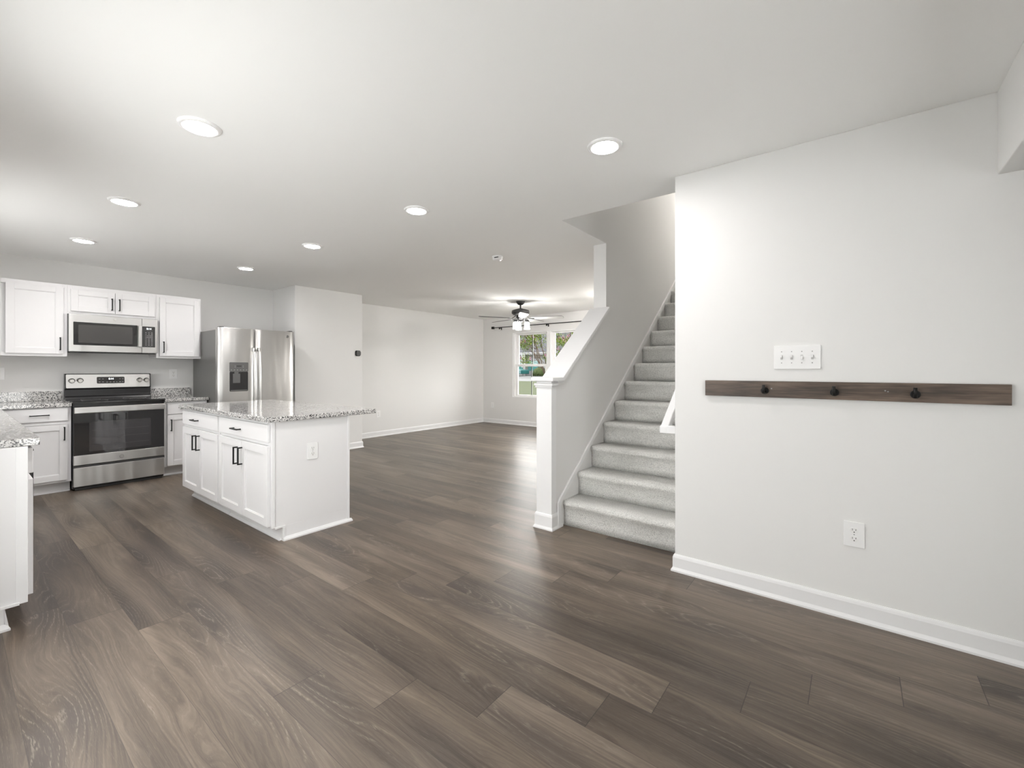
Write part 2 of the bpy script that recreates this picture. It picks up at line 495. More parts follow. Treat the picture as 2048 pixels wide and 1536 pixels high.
# wall behind the camera with openings for the added tall window and sink window
bw = MB()
bw.box(SX - T, SX0, BY - T, BY, 0, CZ).box(SX0, SX1, BY - T, BY, 0, SZ0).box(SX0, SX1, BY - T, BY, SZ1, CZ)
bw.box(SX1, BX0, BY - T, BY, 0, CZ).box(BX1, EX + T, BY - T, BY, 0, CZ).box(BX0, BX1, BY - T, BY, 0, BZ0).box(BX0, BX1, BY - T, BY, BZ1, CZ)
struct('wall_back', bw, 'wall')

# ------------------------------------------------------------------ baseboards (profile with a cap and shoe)
def base_prof(h=.105):
    return [(0, 0), (.020, 0), (.020, .010), (.013, .022), (.011, .026), (.011, h - .020), (.008, h - .008), (.004, h), (0, h)]
def base_run(mb, p0, p1, nrm, h=.105, e0=0.0, e1=0.0):
    # mitred ends: e0/e1 = +1 grows with the profile depth (outside corner), -1 shrinks (inside corner)
    p0, p1, n = Vector(p0), Vector(p1), Vector(nrm)
    d = (p1 - p0).normalized(); pr = base_prof(h); m = len(pr)
    vs = [tuple(p0 + n * q - d * q * e0) + (z,) for q, z in pr] + [tuple(p1 + n * q + d * q * e1) + (z,) for q, z in pr]
    mb.add([(a, b, z) for (a, b, z) in vs], [tuple(range(m))[::-1], tuple(range(m, 2 * m))] + [(i, (i + 1) % m, m + (i + 1) % m, m + i) for i in range(m)])
b = MB()
base_run(b, (RX, RY), (EX, RY), (0, -1), e0=1)
base_run(b, (RX, RY), (RX, RY + .25), (-1, 0), e0=1)
struct('baseboard_coat_rack', b, 'trim')
b = MB(); base_run(b, (PX, PY1), (PX, PY2), (1, 0), .10, 0, 1); base_run(b, (PX, PY2), (LX, PY2), (0, 1), .10, 1, -1)
struct('baseboard_pantry', b, 'trim')
b = MB(); base_run(b, (LX, PY2), (LX, WY), (1, 0), .10, -1, -1); struct('baseboard_living', b, 'trim')
b = MB(); base_run(b, (LX, WY), (NX2, WY), (0, -1), .10, -1, -1); struct('baseboard_front', b, 'trim')
b = MB(); base_run(b, (NX2, NY + .03), (NX2, WY), (-1, 0), .10); struct('baseboard_stair', b, 'trim')

# newel post end, cap and skirt of the stair side
t = MB()
t.box(NX2 - .006, NX + .006, NY - .014, NY + .055, .10, 1.163)
t.box(NX2 - .022, NX + .022, NY - .030, NY + .060, 1.128, 1.146)
t.box(NX2 - .014, NX + .014, NY - .022, NY + .058, 1.112, 1.130)
struct('trim_1', t, 'trim', .0025)
b = MB()
yb = NY - .014
for (p0, p1, n, e0, e1) in (((NX2 - .006, yb), (NX + .006, yb), (0, -1), 1, 1), ((NX + .006, yb), (NX + .006, 3.03), (1, 0), 1, 0), ((NX2 - .006, yb), (NX2 - .006, 3.03), (-1, 0), 1, 0)):
    base_run(b, p0, p1, n, .122, e0, e1)
struct('baseboard_newel', b, 'trim')
capx0, capx1 = NX2 - .038, NX + .038
t = MB()
t.prism([(NY - .045, 1.163), (3.028, 1.163), (UY, 1.163 + (UY - 3.028) * .792), (UY, 1.163 + (UY - 3.028) * .792 + .036), (3.014, 1.193), (NY - .045, 1.193)], 'x', capx0, capx1)
struct('trim_2', t, 'trim', .004)
t = MB()      # cove moulding under the cap on the stair face
t.prism([(NY + .06, 1.146), (3.032, 1.146), (UY, 1.146 + (UY - 3.032) * .792), (UY, 1.163 + (UY - 3.028) * .792), (3.028, 1.163), (NY + .06, 1.163)], 'x', NX, NX + .018)
struct('trim_3', t, 'trim', .002)
# skirt board with its moulded top edge
RISE, RUN, RY0, RZ0 = .187, .2385, 3.062, .20
def sk(y): return .215 + (y - 2.990) * .7688
t = MB()
t.prism([(2.972, .0), (3.05, 0), (7.0, sk(7.0) - .60), (7.0, sk(7.0)), (2.995, sk(2.995)), (2.972, .19)], 'x', NX, NX + .012)
struct('trim_4', t, 'wall', .001)
t = MB()
t.prism([(2.962, 0), (3.006, 0), (3.006, .186), (3.020, .205), (7.0, sk(7.0) - .082), (7.0, sk(7.0) + .012), (2.985, sk(2.985) + .012), (2.962, .20)], 'x', NX + .012, NX + .024)
struct('trim_5', t, 'trim', .003)

# ------------------------------------------------------------------ carpeted staircase
st = thing('staircase', 'grey carpeted staircase rising between the white-capped knee wall and the coat rack wall', 'stairs', ((NX + RX) / 2, RY0, 0))
sx0, sx1 = NX + .0125, RX - .001
for i in range(14):
    yr, zt = RY0 + RUN * i, RZ0 + RISE * i
    zb = zt - RISE - (.0 if i else .013)
    zb = 0 if i == 0 else zb
    poly = [(yr, zb), (yr - .002, zb + .05), (yr - .008, zt - .075)]
    for kk in range(8):                     # soft carpeted nosing
        a = math.radians(-45 + 135 * kk / 7)
        poly.append((yr - .004 - .025 * math.cos(a), zt - .026 + .026 * math.sin(a)))
    poly += [(yr + RUN + .012, zt), (yr + RUN + .012, zb)]
    # grid across the width so the pile can undulate
    m = MB(); nseg = 24; n = len(poly)
    rr = random.Random(i)
    vs = []
    for q in range(nseg + 1):
        x = sx0 + (sx1 - sx0) * q / nseg
        for j, (y, z) in enumerate(poly):
            w = .0022 * math.sin(q * 1.7 + i * 2.1 + j * .4) if 0 < j < n - 2 else 0
            end = .010 * max(0, 1 - q / 1.2) ** 1 if 2 <= j <= n - 3 else 0
            vs.append((x, y + w + end, z + (w * .5 if j > 0 and j < n - 1 else 0)))
    fs = [tuple(range(n))[::-1], tuple(nseg * n + j for j in range(n))]
    for q in range(nseg):
        for j in range(n):
            jj = (j + 1) % n
            fs.append((q * n + j, q * n + jj, (q + 1) * n + jj, (q + 1) * n + j))
    m.add(vs, fs, True); m.sm[0] = m.sm[1] = False
    m.build('carpeted_step', 'carpet', st)
struct('floor_upstairs', MB().box(NX, RX, RY0 + RUN * 14, 9.0, RZ0 + RISE * 13 - .02, RZ0 + RISE * 14), 'carpet')

# ------------------------------------------------------------------ handrail
hr = thing('handrail', 'white painted handrail with a square return at its foot, on the stair wall', 'handrail', (RX, 2.84, .87))
m = MB()
hs = .787
hx0, hx1 = RX - .105, RX - .055
m.prism([(2.812, .845), (2.862, .848), (6.4, .848 + (6.4 - 2.862) * hs), (6.4, .905 + (6.4 - 2.862) * hs), (2.840, .899), (2.812, .893)], 'x', hx0, hx1)
m.build('rail', 'trim', hr, .006, 3)
m = MB().box(hx1 - .002, RX - .001, 2.812, 2.862, .847, .895)
m.build('wall_return', 'trim', hr, .004)
for yy in (3.4, 4.8, 6.1):
    zz = .86 + (yy - 2.85) * hs
    MB().tube([(RX - .001, yy, zz - .07), (RX - .06, yy, zz - .07), (RX - .08, yy, zz - .045), (RX - .08, yy, zz - .01)], .006, 10).build('bracket', 'chrome', hr)

# ------------------------------------------------------------------ hardware makers
def pull(parent, F, u, v, n, vertical=True, L=.136):
    h = L / 2; r = .0048; so = .030
    m = MB()
    if vertical:
        m.fbox(F, u - r, u + r, v - h, v + h, n + so - r, n + so + r)
        for s in (-1, 1): m.fbox(F, u - r, u + r, v + s * (h - r) - r, v + s * (h - r) + r, n, n + so)
    else:
        m.fbox(F, u - h, u + h, v - r, v + r, n + so - r, n + so + r)
        for s in (-1, 1): m.fbox(F, u + s * (h - r) - r, u + s * (h - r) + r, v - r, v + r, n, n + so)
    return m.build('handle', 'black', parent)
def shaker(parent, F, u0, u1, v0, v1, n, th=.020, w=.058):
    m = MB()
    m.fbox(F, u0, u0 + w, v0, v1, n, n + th); m.fbox(F, u1 - w, u1, v0, v1, n, n + th)
    m.fbox(F, u0 + w, u1 - w, v0, v0 + w, n, n + th); m.fbox(F, u0 + w, u1 - w, v1 - w, v1, n, n + th)
    m.fbox(F, u0 + w - .001, u1 - w + .001, v0 + w - .001, v1 - w + .001, n + .001, n + th - .011)
    # small inner bead
    b_ = .006
    for a0, a1, c0, c1 in ((u0 + w, u0 + w + b_, v0 + w, v1 - w), (u1 - w - b_, u1 - w, v0 + w, v1 - w), (u0 + w, u1 - w, v0 + w, v0 + w + b_), (u0 + w, u1 - w, v1 - w - b_, v1 - w)):
        m.fbox(F, a0, a1, c0, c1, n + th - .012, n + th - .006)
    return m.build('door', 'cab', parent, .0012)
def slab(parent, F, u0, u1, v0, v1, n, th=.020):
    return MB().fbox(F, u0, u1, v0, v1, n, n + th).build('drawer', 'cab', parent, .003, 3)

# ------------------------------------------------------------------ kitchen: wall cabinets
UZ0, UZ1, UF = 1.394, 2.163, -6.643
F = FX(UF)
def wall_cab(y0, y1, z0, z1, label, doors):
    r = thing('wall_cabinet', label, 'cabinet', (SX, (y0 + y1) / 2, z0), 'white wall cabinets over the stove run')
    MB().box(SX + .002, UF - .019, y0, y1, z0 + .004, z1).build('body', 'cab', r)
    st_ = .038; m = MB()
    m.box(UF - .019, UF, y0, y0 + st_, z0, z1); m.box(UF - .019, UF, y1 - st_, y1, z0, z1)
    m.box(UF - .019, UF, y0 + st_, y1 - st_, z0, z0 + .04); m.box(UF - .019, UF, y0 + st_, y1 - st_, z1 - .045, z1)
    m.build('face_frame', 'cab', r, .001)
    for d in doors:
        dr = shaker(r, F, d[0], d[1], d[2], d[3], .001)
        pull(dr, F, d[4], d[5], .021, True, d[6])
    return r
wall_cab(.280, .7825, UZ0, UZ1, 'white wall cabinet with one wide door, beside the microwave, farther from the fridge', [(.348, .752, 1.421, 2.125, .727, 1.527, .136)])
wall_cab(.783, 1.5435, 1.855, UZ1, 'short white two-door wall cabinet directly above the microwave', [(.807, 1.164, 1.886, 2.120, 1.137, 1.987, .133), (1.168, 1.525, 1.886, 2.120, 1.201, 1.987, .133)])
wall_cab(1.544, 2.001, UZ0, UZ1, 'white wall cabinet with one narrow door, between microwave and refrigerator', [(1.573, 1.980, 1.421, 2.128, 1.607, 1.527, .136)])

# ------------------------------------------------------------------ base cabinets
def base_cab(F, u0, u1, depth, label, drawers, doors, group=None, fl=0.0, end=None, inset=.0):
    c0 = F((u0 + u1) / 2, 0, 0)
    r = thing('base_cabinet', label, 'cabinet', (c0[0], c0[1], 0), group)
    MB().fbox(F, u0 + .001, u1 - .001, .108, .876, -depth, -.019).build('body', 'cab', r)
    st_ = .038; m = MB()
    m.fbox(F, u0, u0 + st_, .108, .876, -.019, 0); m.fbox(F, u1 - st_, u1, .108, .876, -.019, 0)
    for z0, z1 in ((.108, .145), (.700, .735), (.845, .876)): m.fbox(F, u0 + st_, u1 - st_, z0, z1, -.019, 0)
    m.build('face_frame', 'cab', r, .001)
    m = MB().fbox(F, u0, u1, 0, .108, -.095, -.077)
    m.build('toe_kick', 'toe', r)
    m = MB(); pr = [(0, 0), (.017, 0), (.016, .008), (.011, .015), (.004, .019), (0, .019)]; n = len(pr)
    vs = [F(u0 + .002, z, -.077 + q) for q, z in pr] + [F(u1 - .002, z, -.077 + q) for q, z in pr]
    m.add(vs, [tuple(range(n))[::-1], tuple(range(n, 2 * n))] + [(i, (i + 1) % n, n + (i + 1) % n, n + i) for i in range(n)])
    m.build('shoe_moulding', 'trim', r)
    for d in drawers:
        dr = slab(r, F, d[0], d[1], d[2], d[3], .001)
        pull(dr, F, d[4], d[5], .021, False)
    for d in doors:
        dr = shaker(r, F, d[0], d[1], d[2], d[3], .001)
        pull(dr, F, d[4], d[5], .021, True)
    return r
CF = -6.367
Fk = FX(CF)
R0, R1 = .787, 1.543       # range
base_cab(Fk, .262, R0 - .008, .595, 'white base cabinet with one drawer over one door, beside the range near the peninsula', [(.300, .755, .734, .862, .553, .8, )], [(.300, .751, .132, .697, .726, .604)], 'white base cabinets beside the range')
base_cab(Fk, R1 + .010, 1.982, .595, 'narrow white base cabinet between the range and the refrigerator', [(1.578, 1.965, .731, .853, 1.77, .792)], [(1.578, 1.965, .124, .719, 1.612, .600)], 'white base cabinets beside the range')

# peninsula cabinet: end panel towards the camera, fronts facing the stove side
PF, PE = .242, -3.217
Fp = FYp(PF)
pen = base_cab(Fp, -5.9, PE - .02, .60, 'white peninsula base cabinet ending beside the open floor, door edges just showing', [(-4.20, -3.262, .735, .862, -3.73, .80)],
               [(-3.725, -3.262, .128, .705, -3.68, .604), (-4.19, -3.735, .128, .705, -3.79, .604)])
m = MB().box(PE - .02, PE - .004, PF - .60, PF, .108, .876).box(PE - .02, PE - .004, PF - .60, PF - .077, 0, .108)
m.build('end_panel', 'cab', pen, .001)
m = MB().box(PE - .004, PE, PF - .040, PF, .108, .874).box(PE - .004, PE + .006, PF - .60, PF - .028, .104, .118)
m.build('end_trim', 'trim', pen, .0015)
b = MB(); base_run(b, (PE - .004, PF - .60), (PE - .004, PF - .077), (1, 0), .03, 0, 1); b.build('shoe_moulding', 'trim', pen)

# island: two cabinets under one granite top
IY, IX, IXL = 1.429, -3.305, -5.200
ISB = 2.045
Fi = FYm(IY)
IM = -4.262
isl_r = base_cab(Fi, IM + .002, IX - .018, ISB - IY - .0, 'white island cabinet with the outlet end panel, two doors below one drawer', [(-4.245, -3.325, .729, .856, -3.855, .787)],
                 [(-4.243, -3.787, .120, .699, -3.852, .578), (-3.782, -3.325, .120, .699, -3.787 + .022, .583)], 'pair of cabinets under the island top')
isl_l = base_cab(Fi, IXL, IM - .003, ISB - IY - .0, 'white island cabinet on the range side, two doors below one drawer', [(-5.178, -4.279, .729, .856, -4.80, .787)],
                 [(-5.178, -4.731, .120, .699, -4.798, .581), (-4.726, -4.279, .120, .699, -4.705, .586)], 'pair of cabinets under the island top')
MB().box(IX - .018, IX, IY, ISB, .108, .876).box(IX - .018, IX, IY + .077, ISB, 0, .108).build('end_panel', 'cab', isl_r, .001)
m = MB()
m.box(IX, IX + .006, IY - .001, IY + .022, .108, .876)
m.box(IX, IX + .007, IY + .022, IY + .095, .098, .112).box(IX, IX + .007, IY + .082, IY + .095, .018, .098)
m.build('corner_trim', 'trim', isl_r, .0015)
MB().box(IX, IX + .006, ISB - .019, ISB, .018, .876).build('corner_trim', 'trim', isl_r, .0015)
b = MB(); base_run(b, (IX, IY + .077), (IX, ISB), (1, 0), .026, 0, 1); b.build('shoe_moulding', 'trim', isl_r)
for u, v in ((-4.2715, .708), (-4.2715, .135)):
    MB().lathe([(.005, 0), (.005, .002), (.003, .003)], (u, IY - .0005, v), 12, 'y').build('screw', 'screw', isl_l)

# ------------------------------------------------------------------ granite tops
ct = thing('granite_countertop', 'L-shaped speckled granite countertop on the peninsula and the run up to the range', 'countertop', (-5, .0, .876))
CTF = -6.328
m = MB().prism([(SX + .002, BY + .002), (-3.232 + .0, BY + .002), (-3.222, .283), (CTF, .283), (CTF, R0 - .008), (SX + .002, R0 - .008)], 'z', .877, .914)
m.build('slab', 'granite', ct, .004, 3)
MB().box(SX + .002, SX + .022, .0, R0 - .008, .9145, 1.018).box(SX + .022, SX + .30, BY + .002, BY + .022, .9145, 1.018).build('backsplash', 'granite', ct, .002)
ct = thing('granite_countertop', 'short speckled granite countertop between the range and the refrigerator', 'countertop', (SX + .3, 1.78, .876))
MB().box(SX + .002, CTF, R1 + .008, 1.994, .877, .914).build('slab', 'granite', ct, .006, 3)
MB().box(SX + .002, SX + .022, R1 + .008, 1.978, .9145, 1.018).build('backsplash', 'granite', ct, .002)
m = MB().box(IXL - .035, -3.276, 1.387, 2.285, .8765, .914)
o = m.build('island_countertop', 'granite', None, .006, 3)
tag(o, 'polished speckled granite slab on the white kitchen island, overhanging the back', 'countertop')

# ------------------------------------------------------------------ range
RF = -6.306
rg = thing('kitchen_range', 'stainless electric range with black glass cooktop, set between base cabinets', 'stove', (SX + .3, (R0 + R1) / 2, 0))
Fr = FX(RF)
MB().box(SX + .03, RF - .045, R0, R1, .02, .905).build('body', 'blackenamel', rg, .002)
MB().box(RF - .045, RF - .002, R0 + .002, R1 - .002, .235, .262).box(SX + .1, RF - .05, R0 + .02, R1 - .02, .0, .02).build('door_gap', 'dark', rg)
m = MB().box(SX + .085, RF + .004, R0 - .006, R1 + .006, .905, .921)
ctp = m.build('cooktop', 'blackglass', rg, .004)
for (x, y, r) in ((-6.50, .98, .105), (-6.50, 1.36, .09), (-6.74, .98, .08), (-6.74, 1.36, .105)):
    seg = 40; vs = []
    for q in range(seg):
        a = 2 * PI * q / seg
        vs += [(x + r * math.cos(a), y + r * math.sin(a), .9213), (x + (r - .002) * math.cos(a), y + (r - .002) * math.sin(a), .9213)]
    MB().add(vs, [(2 * q, 2 * q + 1, (2 * q + 3) % (2 * seg), (2 * q + 2) % (2 * seg)) for q in range(seg)]).build('burner_ring', 'button', ctp)
# oven door: steel strip, dark glass, steel handle across the top
dr = MB().fbox(Fr, R0 + .002, R1 - .004, .266, .365, -.045, 0).build('oven_door', 'steel', rg, .003)
MB().fbox(Fr, R0 + .002, R1 - .004, .366, .868, -.045, -.003).build('door_glass', 'blackglass', dr, .002)
MB().rbox(Fr, .906, 1.417, .396, .708, -.0029, -.0018, .008).build('oven_window', 'ovenwindow', dr)
m = MB()
m.rbox(Fr, .912, 1.411, .402, .702, -.0018, -.0012, .006)
for z in (.47, .55, .63): m.fbox(Fr, .93, 1.40, z, z + .0018, -.0012, -.0009)
m = MB()
for z in (.455, .535, .615): m.fbox(Fr, .93, 1.40, z, z + .002, -.0018, -.0013)
m.build('oven_rack_lines', 'racklines', dr)
m = MB().fbox(Fr, R0 + .001, R1 - .003, .802, .866, .028, .046)
m.fbox(Fr, R0 + .006, R0 + .05, .812, .856, -.003, .03).fbox(Fr, R1 - .05, R1 - .008, .812, .856, -.003, .03)
m.build('handle', 'steelv' if 0 else 'steel', dr, .006, 3)
m = MB().lathe([(.019, 0), (.019, .0015), (.016, .0022)], (RF, 1.165, .311), 28, 'x')
m.build('badge', 'graypanel', dr)
m = MB().lathe([(.0165, .0022), (.0165, .0026)], (RF, 1.165, .311), 28, 'x').build('badge_face', 'chrome', dr)
dw = MB().fbox(Fr, R0 + .002, R1 - .004, .045, .240, -.045, 0).build('storage_drawer', 'steel', rg, .003)
# backguard
BG = SX + .085
m = MB().prism([(SX + .03, .92), (BG + .02, .92), (BG + .012, .945), (BG - .008, .96), (BG - .006, 1.030), (BG + .004, 1.040), (BG + .004, 1.060), (BG - .010, 1.200), (BG - .018, 1.208), (SX + .03, 1.208)], 'y', R0 + .002, R1 + .002)
bg = m.build('backguard', 'blackenamel', rg, .004, 3)
def FB(u, v, n):           # frame of the leaning control panel
    sl = (-.010 - .004) / .140
    return (BG + .004 + (v - 1.06) * sl + n, u, v)
cp = MB().rbox(FB, R0 + .014, R1 - .010, 1.048, 1.200, .0005, .004, .010).build('control_panel', 'steel', rg)
MB().rbox(FB, 1.052, 1.296, 1.094, 1.170, .004, .0055, .010).build('display', 'blackglass', cp)
for u in (1.075, 1.105, 1.255, 1.280):
    for v in (1.112, 1.146): MB().fbox(FB, u - .007, u + .007, v - .002, v + .002, .0055, .0059).build('button', 'button', cp)
for u in (1.14, 1.17, 1.20, 1.225): MB().fbox(FB, u - .006, u + .006, 1.108, 1.112, .0055, .0059).build('button', 'button', cp)
for i, (u, v) in enumerate(((.847, 1.127), (.914, 1.130), (1.436, 1.128), (1.500, 1.126))):
    c0 = FB(u, v, .004)
    kb = MB().lathe([(.026, 0), (.026, .003), (.021, .005), (.020, .026), (.018, .029)], c0, 28, 'x').build('knob', 'chrome', rg)
    MB().box(c0[0] + .029, c0[0] + .034, u - .0035, u + .0035, v - .019, v + .019).build('grip', 'chrome', kb, .001)
    MB().lathe([(.030, -.0005), (.030, .0006)], c0, 28, 'x').build('dial_ring', 'graypanel', kb)
def text(s, parent, loc, size, rot, mat, name='clock_digits'):
    cu = bpy.data.curves.new(name, 'FONT'); cu.body = s; cu.size = size; cu.align_x = 'CENTER'; cu.align_y = 'CENTER'; cu.extrude = .0002
    o = bpy.data.objects.new(name, cu); col.objects.link(o); cu.materials.append(M[mat])
    o.rotation_euler = rot; o.location = loc
    bpy.context.view_layer.update()
    me = bpy.data.meshes.new_from_object(o.evaluated_get(bpy.context.evaluated_depsgraph_get()))
    mw_ = o.matrix_world.copy(); bpy.data.objects.remove(o)
    off = Vector((0, 0, 0)); q = parent
    while q is not None: off += Vector(q.location); q = q.parent
    me.transform(Matrix.Translation(-off) @ mw_)
    o = bpy.data.objects.new(name, me); col.objects.link(o); o.parent = parent
    return o
text('8:14', cp, FB(1.176, 1.147, .0062), .026, (PI / 2, 0, PI / 2), 'lit')

# ------------------------------------------------------------------ microwave
MF = -6.585
mw = thing('microwave', 'stainless over-the-range microwave with a dark window, under the short wall cabinet', 'microwave', (SX + .2, 1.17, 1.446))
Fm = FX(MF)
MB().box(SX + .004, MF - .028, .784, 1.5425, 1.452, 1.853).build('body', 'graypanel', mw, .002)
MB().box(SX + .03, MF - .06, .80, 1.53, 1.440, 1.452).build('vent_plate', 'blackenamel', mw)
md = MB().fbox(Fm, .787, 1.3945, 1.448, 1.852, -.028, 0).build('door', 'steel', mw, .005, 3)
MB().rbox(Fm, .822, 1.356, 1.520, 1.768, .0002, .0015, .006).build('door_glass', 'blackglass', md)
MB().rbox(Fm, .860, 1.310, 1.545, 1.742, .0015, .0022, .006).build('window_mesh', 'mwwindow', md)
MB().fbox(Fm, 1.358, 1.390, 1.517, 1.766, .022, .034).fbox(Fm, 1.36, 1.388, 1.52, 1.545, 0, .023).fbox(Fm, 1.36, 1.388, 1.738, 1.762, 0, .023).build('handle', 'steelv', md, .004, 3)
MB().lathe([(.013, 0), (.013, .0012)], (MF, 1.158, 1.815), 24, 'x').build('badge', 'chrome', md)
mp = MB().fbox(Fm, 1.3965, 1.5415, 1.448, 1.852, -.028, 0).build('control_housing', 'steel', mw, .005, 3)
MB().rbox(Fm, 1.398, 1.518, 1.518, 1.762, .0002, .0015, .005).build('keypad', 'blackglass', mp)
for r_ in range(9):
    z = 1.690 - r_ * .0185
    for q in range(3 if r_ not in (2, 3) else 5):
        u = 1.432 + q * (.028 if r_ not in (2, 3) else .014)
        MB().fbox(Fm, u - .005, u + .005, z - .0018, z + .0018, .0015, .0019).build('key', 'button', mp)
text('8:14', mp, Fm(1.460, 1.735, .0019), .026, (PI / 2, 0, PI / 2), 'lit')

# ------------------------------------------------------------------ refrigerator
FRX = -6.016
FY0, FYm_, FY1, FZ = 1.987, 2.405, 2.902, 1.768
fr = thing('refrigerator', 'stainless side-by-side refrigerator with ice and water dispenser, beside the pantry wall', 'refrigerator', (-6.5, 2.44, 0))
MB().box(SX + .04, -6.105, FY0 + .012, FY1 - .012, .02, 1.742).build('body', 'fridgeside', fr, .004)
def fdoor(y0, y1):
    m = MB(); n = 14; poly = []
    for i in range(n + 1):
        s_ = i / n; y = y0 + (y1 - y0) * s_
        e = min(s_, 1 - s_); rr_ = .018 * (1 - min(1, e / .06)) ** 2
        bow = .012 * (1 - (2 * s_ - 1) ** 2)
        poly.append((FRX - .010 + bow - rr_, y))
    poly += [(-6.100, y1), (-6.100, y0)]
    m.prism(poly, 'z', .10, FZ, True)
    return m
fd1 = fdoor(FY0, FYm_ - .003).build('freezer_door', 'steel', fr)
fd2 = fdoor(FYm_ + .003, FY1).build('fridge_door', 'steel', fr)
for d in (fd1, fd2):
    bb = d.modifiers.new('edge', 'BEVEL'); bb.width = .004; bb.segments = 2; bb.limit_method = 'ANGLE'; bb.angle_limit = math.radians(60)
def fhandle(parent, yc):
    pts = []
    for i in range(21):
        s_ = i / 20; z = .62 + (1.520 - .62) * s_
        pts.append((FRX + .030 + .030 * math.sin(PI * s_), z))
    m = MB(); n = len(pts); hw = .014
    vs = []
    for x, z in pts: vs += [(x, yc - hw, z), (x + .012, yc - hw + .004, z), (x + .012, yc + hw - .004, z), (x, yc + hw, z)]
    fs = [(0, 1, 2, 3), tuple(4 * (n - 1) + q for q in (3, 2, 1, 0))]
    for i in range(n - 1):
        for q in range(4): fs.append((4 * i + q, 4 * i + (q + 1) % 4, 4 * i + 4 + (q + 1) % 4, 4 * i + 4 + q))
    m.add(vs, fs, True); m.sm[0] = m.sm[1] = False
    m.box(FRX - .005, FRX + .040, yc - .012, yc + .012, 1.490, 1.532).box(FRX - .005, FRX + .040, yc - .012, yc + .012, .61, .65)
    return m.build('handle', 'steelv', parent)
fhandle(fd1, 2.375); fhandle(fd2, 2.437)
Ff = FX(FRX + .002)
dp = MB().rbox(Ff, 2.100, 2.326, .976, 1.350, -.006, .0035, .020).build('dispenser_frame', 'steelv', fd1)
MB().rbox(Ff, 2.108, 2.318, 1.228, 1.345, .0035, .006, .010).build('dispenser_controls', 'graypanel', fd1)
MB().rbox(Ff, 2.110, 2.316, .986, 1.230, .0035, .0045, .012).build('dispenser_recess', 'blackenamel', fd1)
MB().fbox(Ff, 2.145, 2.225, 1.09, 1.205, .0045, .012).fbox(Ff, 2.160, 2.205, 1.205, 1.228, .0045, .016).build('dispenser_paddle', 'graypanel', fd1, .003)
MB().fbox(Ff, 2.118, 2.308, .990, 1.004, .0045, .014).build('drip_tray', 'graypanel', fd1, .002)
for q in range(6): MB().fbox(Ff, 2.122 + q * .034, 2.134 + q * .034, 1.248, 1.254, .006, .0064).build('button', 'button', fd1)
for v in (1.285, 1.30):
    for u in (2.17, 2.26): MB().fbox(Ff, u - .005, u + .005, v - .002, v + .002, .006, .0064).build('button', 'button', fd1)
MB().fbox(Ff, 2.186, 2.240, 1.290, 1.306, .006, .0065).build('display', 'dark', fd1)
m = MB().lathe([(.021, -.004), (.021, .0045), (.018, .006)], (FRX - .003, 2.806, 1.700), 28, 'x').build('badge', 'chrome', fd2)
MB().lathe([(.015, .0061), (.015, .0066)], (FRX - .003, 2.806, 1.700), 24, 'x').build('badge_face', 'graypanel', fd2)
for y in (FY0 + .03, FY1 - .06):
    MB().box(-6.13, -6.05, y, y + .045, FZ - .02, FZ + .012).build('hinge_cover', 'blackenamel', fr, .003)
MB().box(-6.105, -6.06, FY0 + .02, FY1 - .02, .015, .095).build('base_grille', 'blackenamel', fr)

# ------------------------------------------------------------------ outlets and switches (modelled facing -y at the origin, back at y=0)
def fl(y=0.0): return lambda u, v, n: (u, y - n, v)
def outlet(label, loc, rotz):
    r = thing('wall_outlet', label, 'outlet', (0, 0, 0), None)
    G = fl()
    MB().rbox(G, -.042, .042, -.0625, .0625, .0005, .006, .004).build('cover_plate', 'plastic', r, .002)
    for zc in (-.021, .021):
        m = MB(); seg = 24; pts = []
        for i in range(seg):
            a = 2 * PI * i / seg; pts.append((.0172 * math.cos(a), zc + max(-.0135, min(.0135, .0175 * math.sin(a)))))
        m.prism(pts, 'y', -.0062, -.0082)
        rc = m.build('receptacle', 'plastic2', r)
        MB().fbox(G, -.0078, -.0058, zc - .001, zc + .0085, .0082, .0085).fbox(G, .0055, .0078, zc, zc + .0075, .0082, .0085)\
            .fbox(G, -.0026, .0026, zc - .0105, zc - .0062, .0082, .0085).build('slot', 'dark', rc)
    MB().lathe([(.0028, 0), (.0028, -.0072)], (0, 0, 0), 12, 'y').build('screw', 'screw', r)
    r.location = loc; r.rotation_euler = (0, 0, rotz)
    return r
# face -y: rot 0 ; face +x: rot +90deg
o1 = outlet('white duplex outlet low on the wall beneath the dark coat rack', (-.002, RY, .429), 0)
dup(o1, (IX + .0005, 1.730, .627), PI / 2, 'white duplex outlet on the end panel of the kitchen island')
dup(o1, (SX, 1.795, 1.198), PI / 2, 'white duplex outlet above the backsplash between range and refrigerator')
dup(o1, (SX, .318, 1.212), PI / 2, 'white outlet under the wide-door wall cabinet, cut by the picture edge')
dup(o1, (LX, 4.965, .423), PI / 2, 'white outlet on the long living room wall, just past the island top')
dup(o1, (-6.767, WY, .418), 0, 'white outlet on the window wall below the curtain rod end')

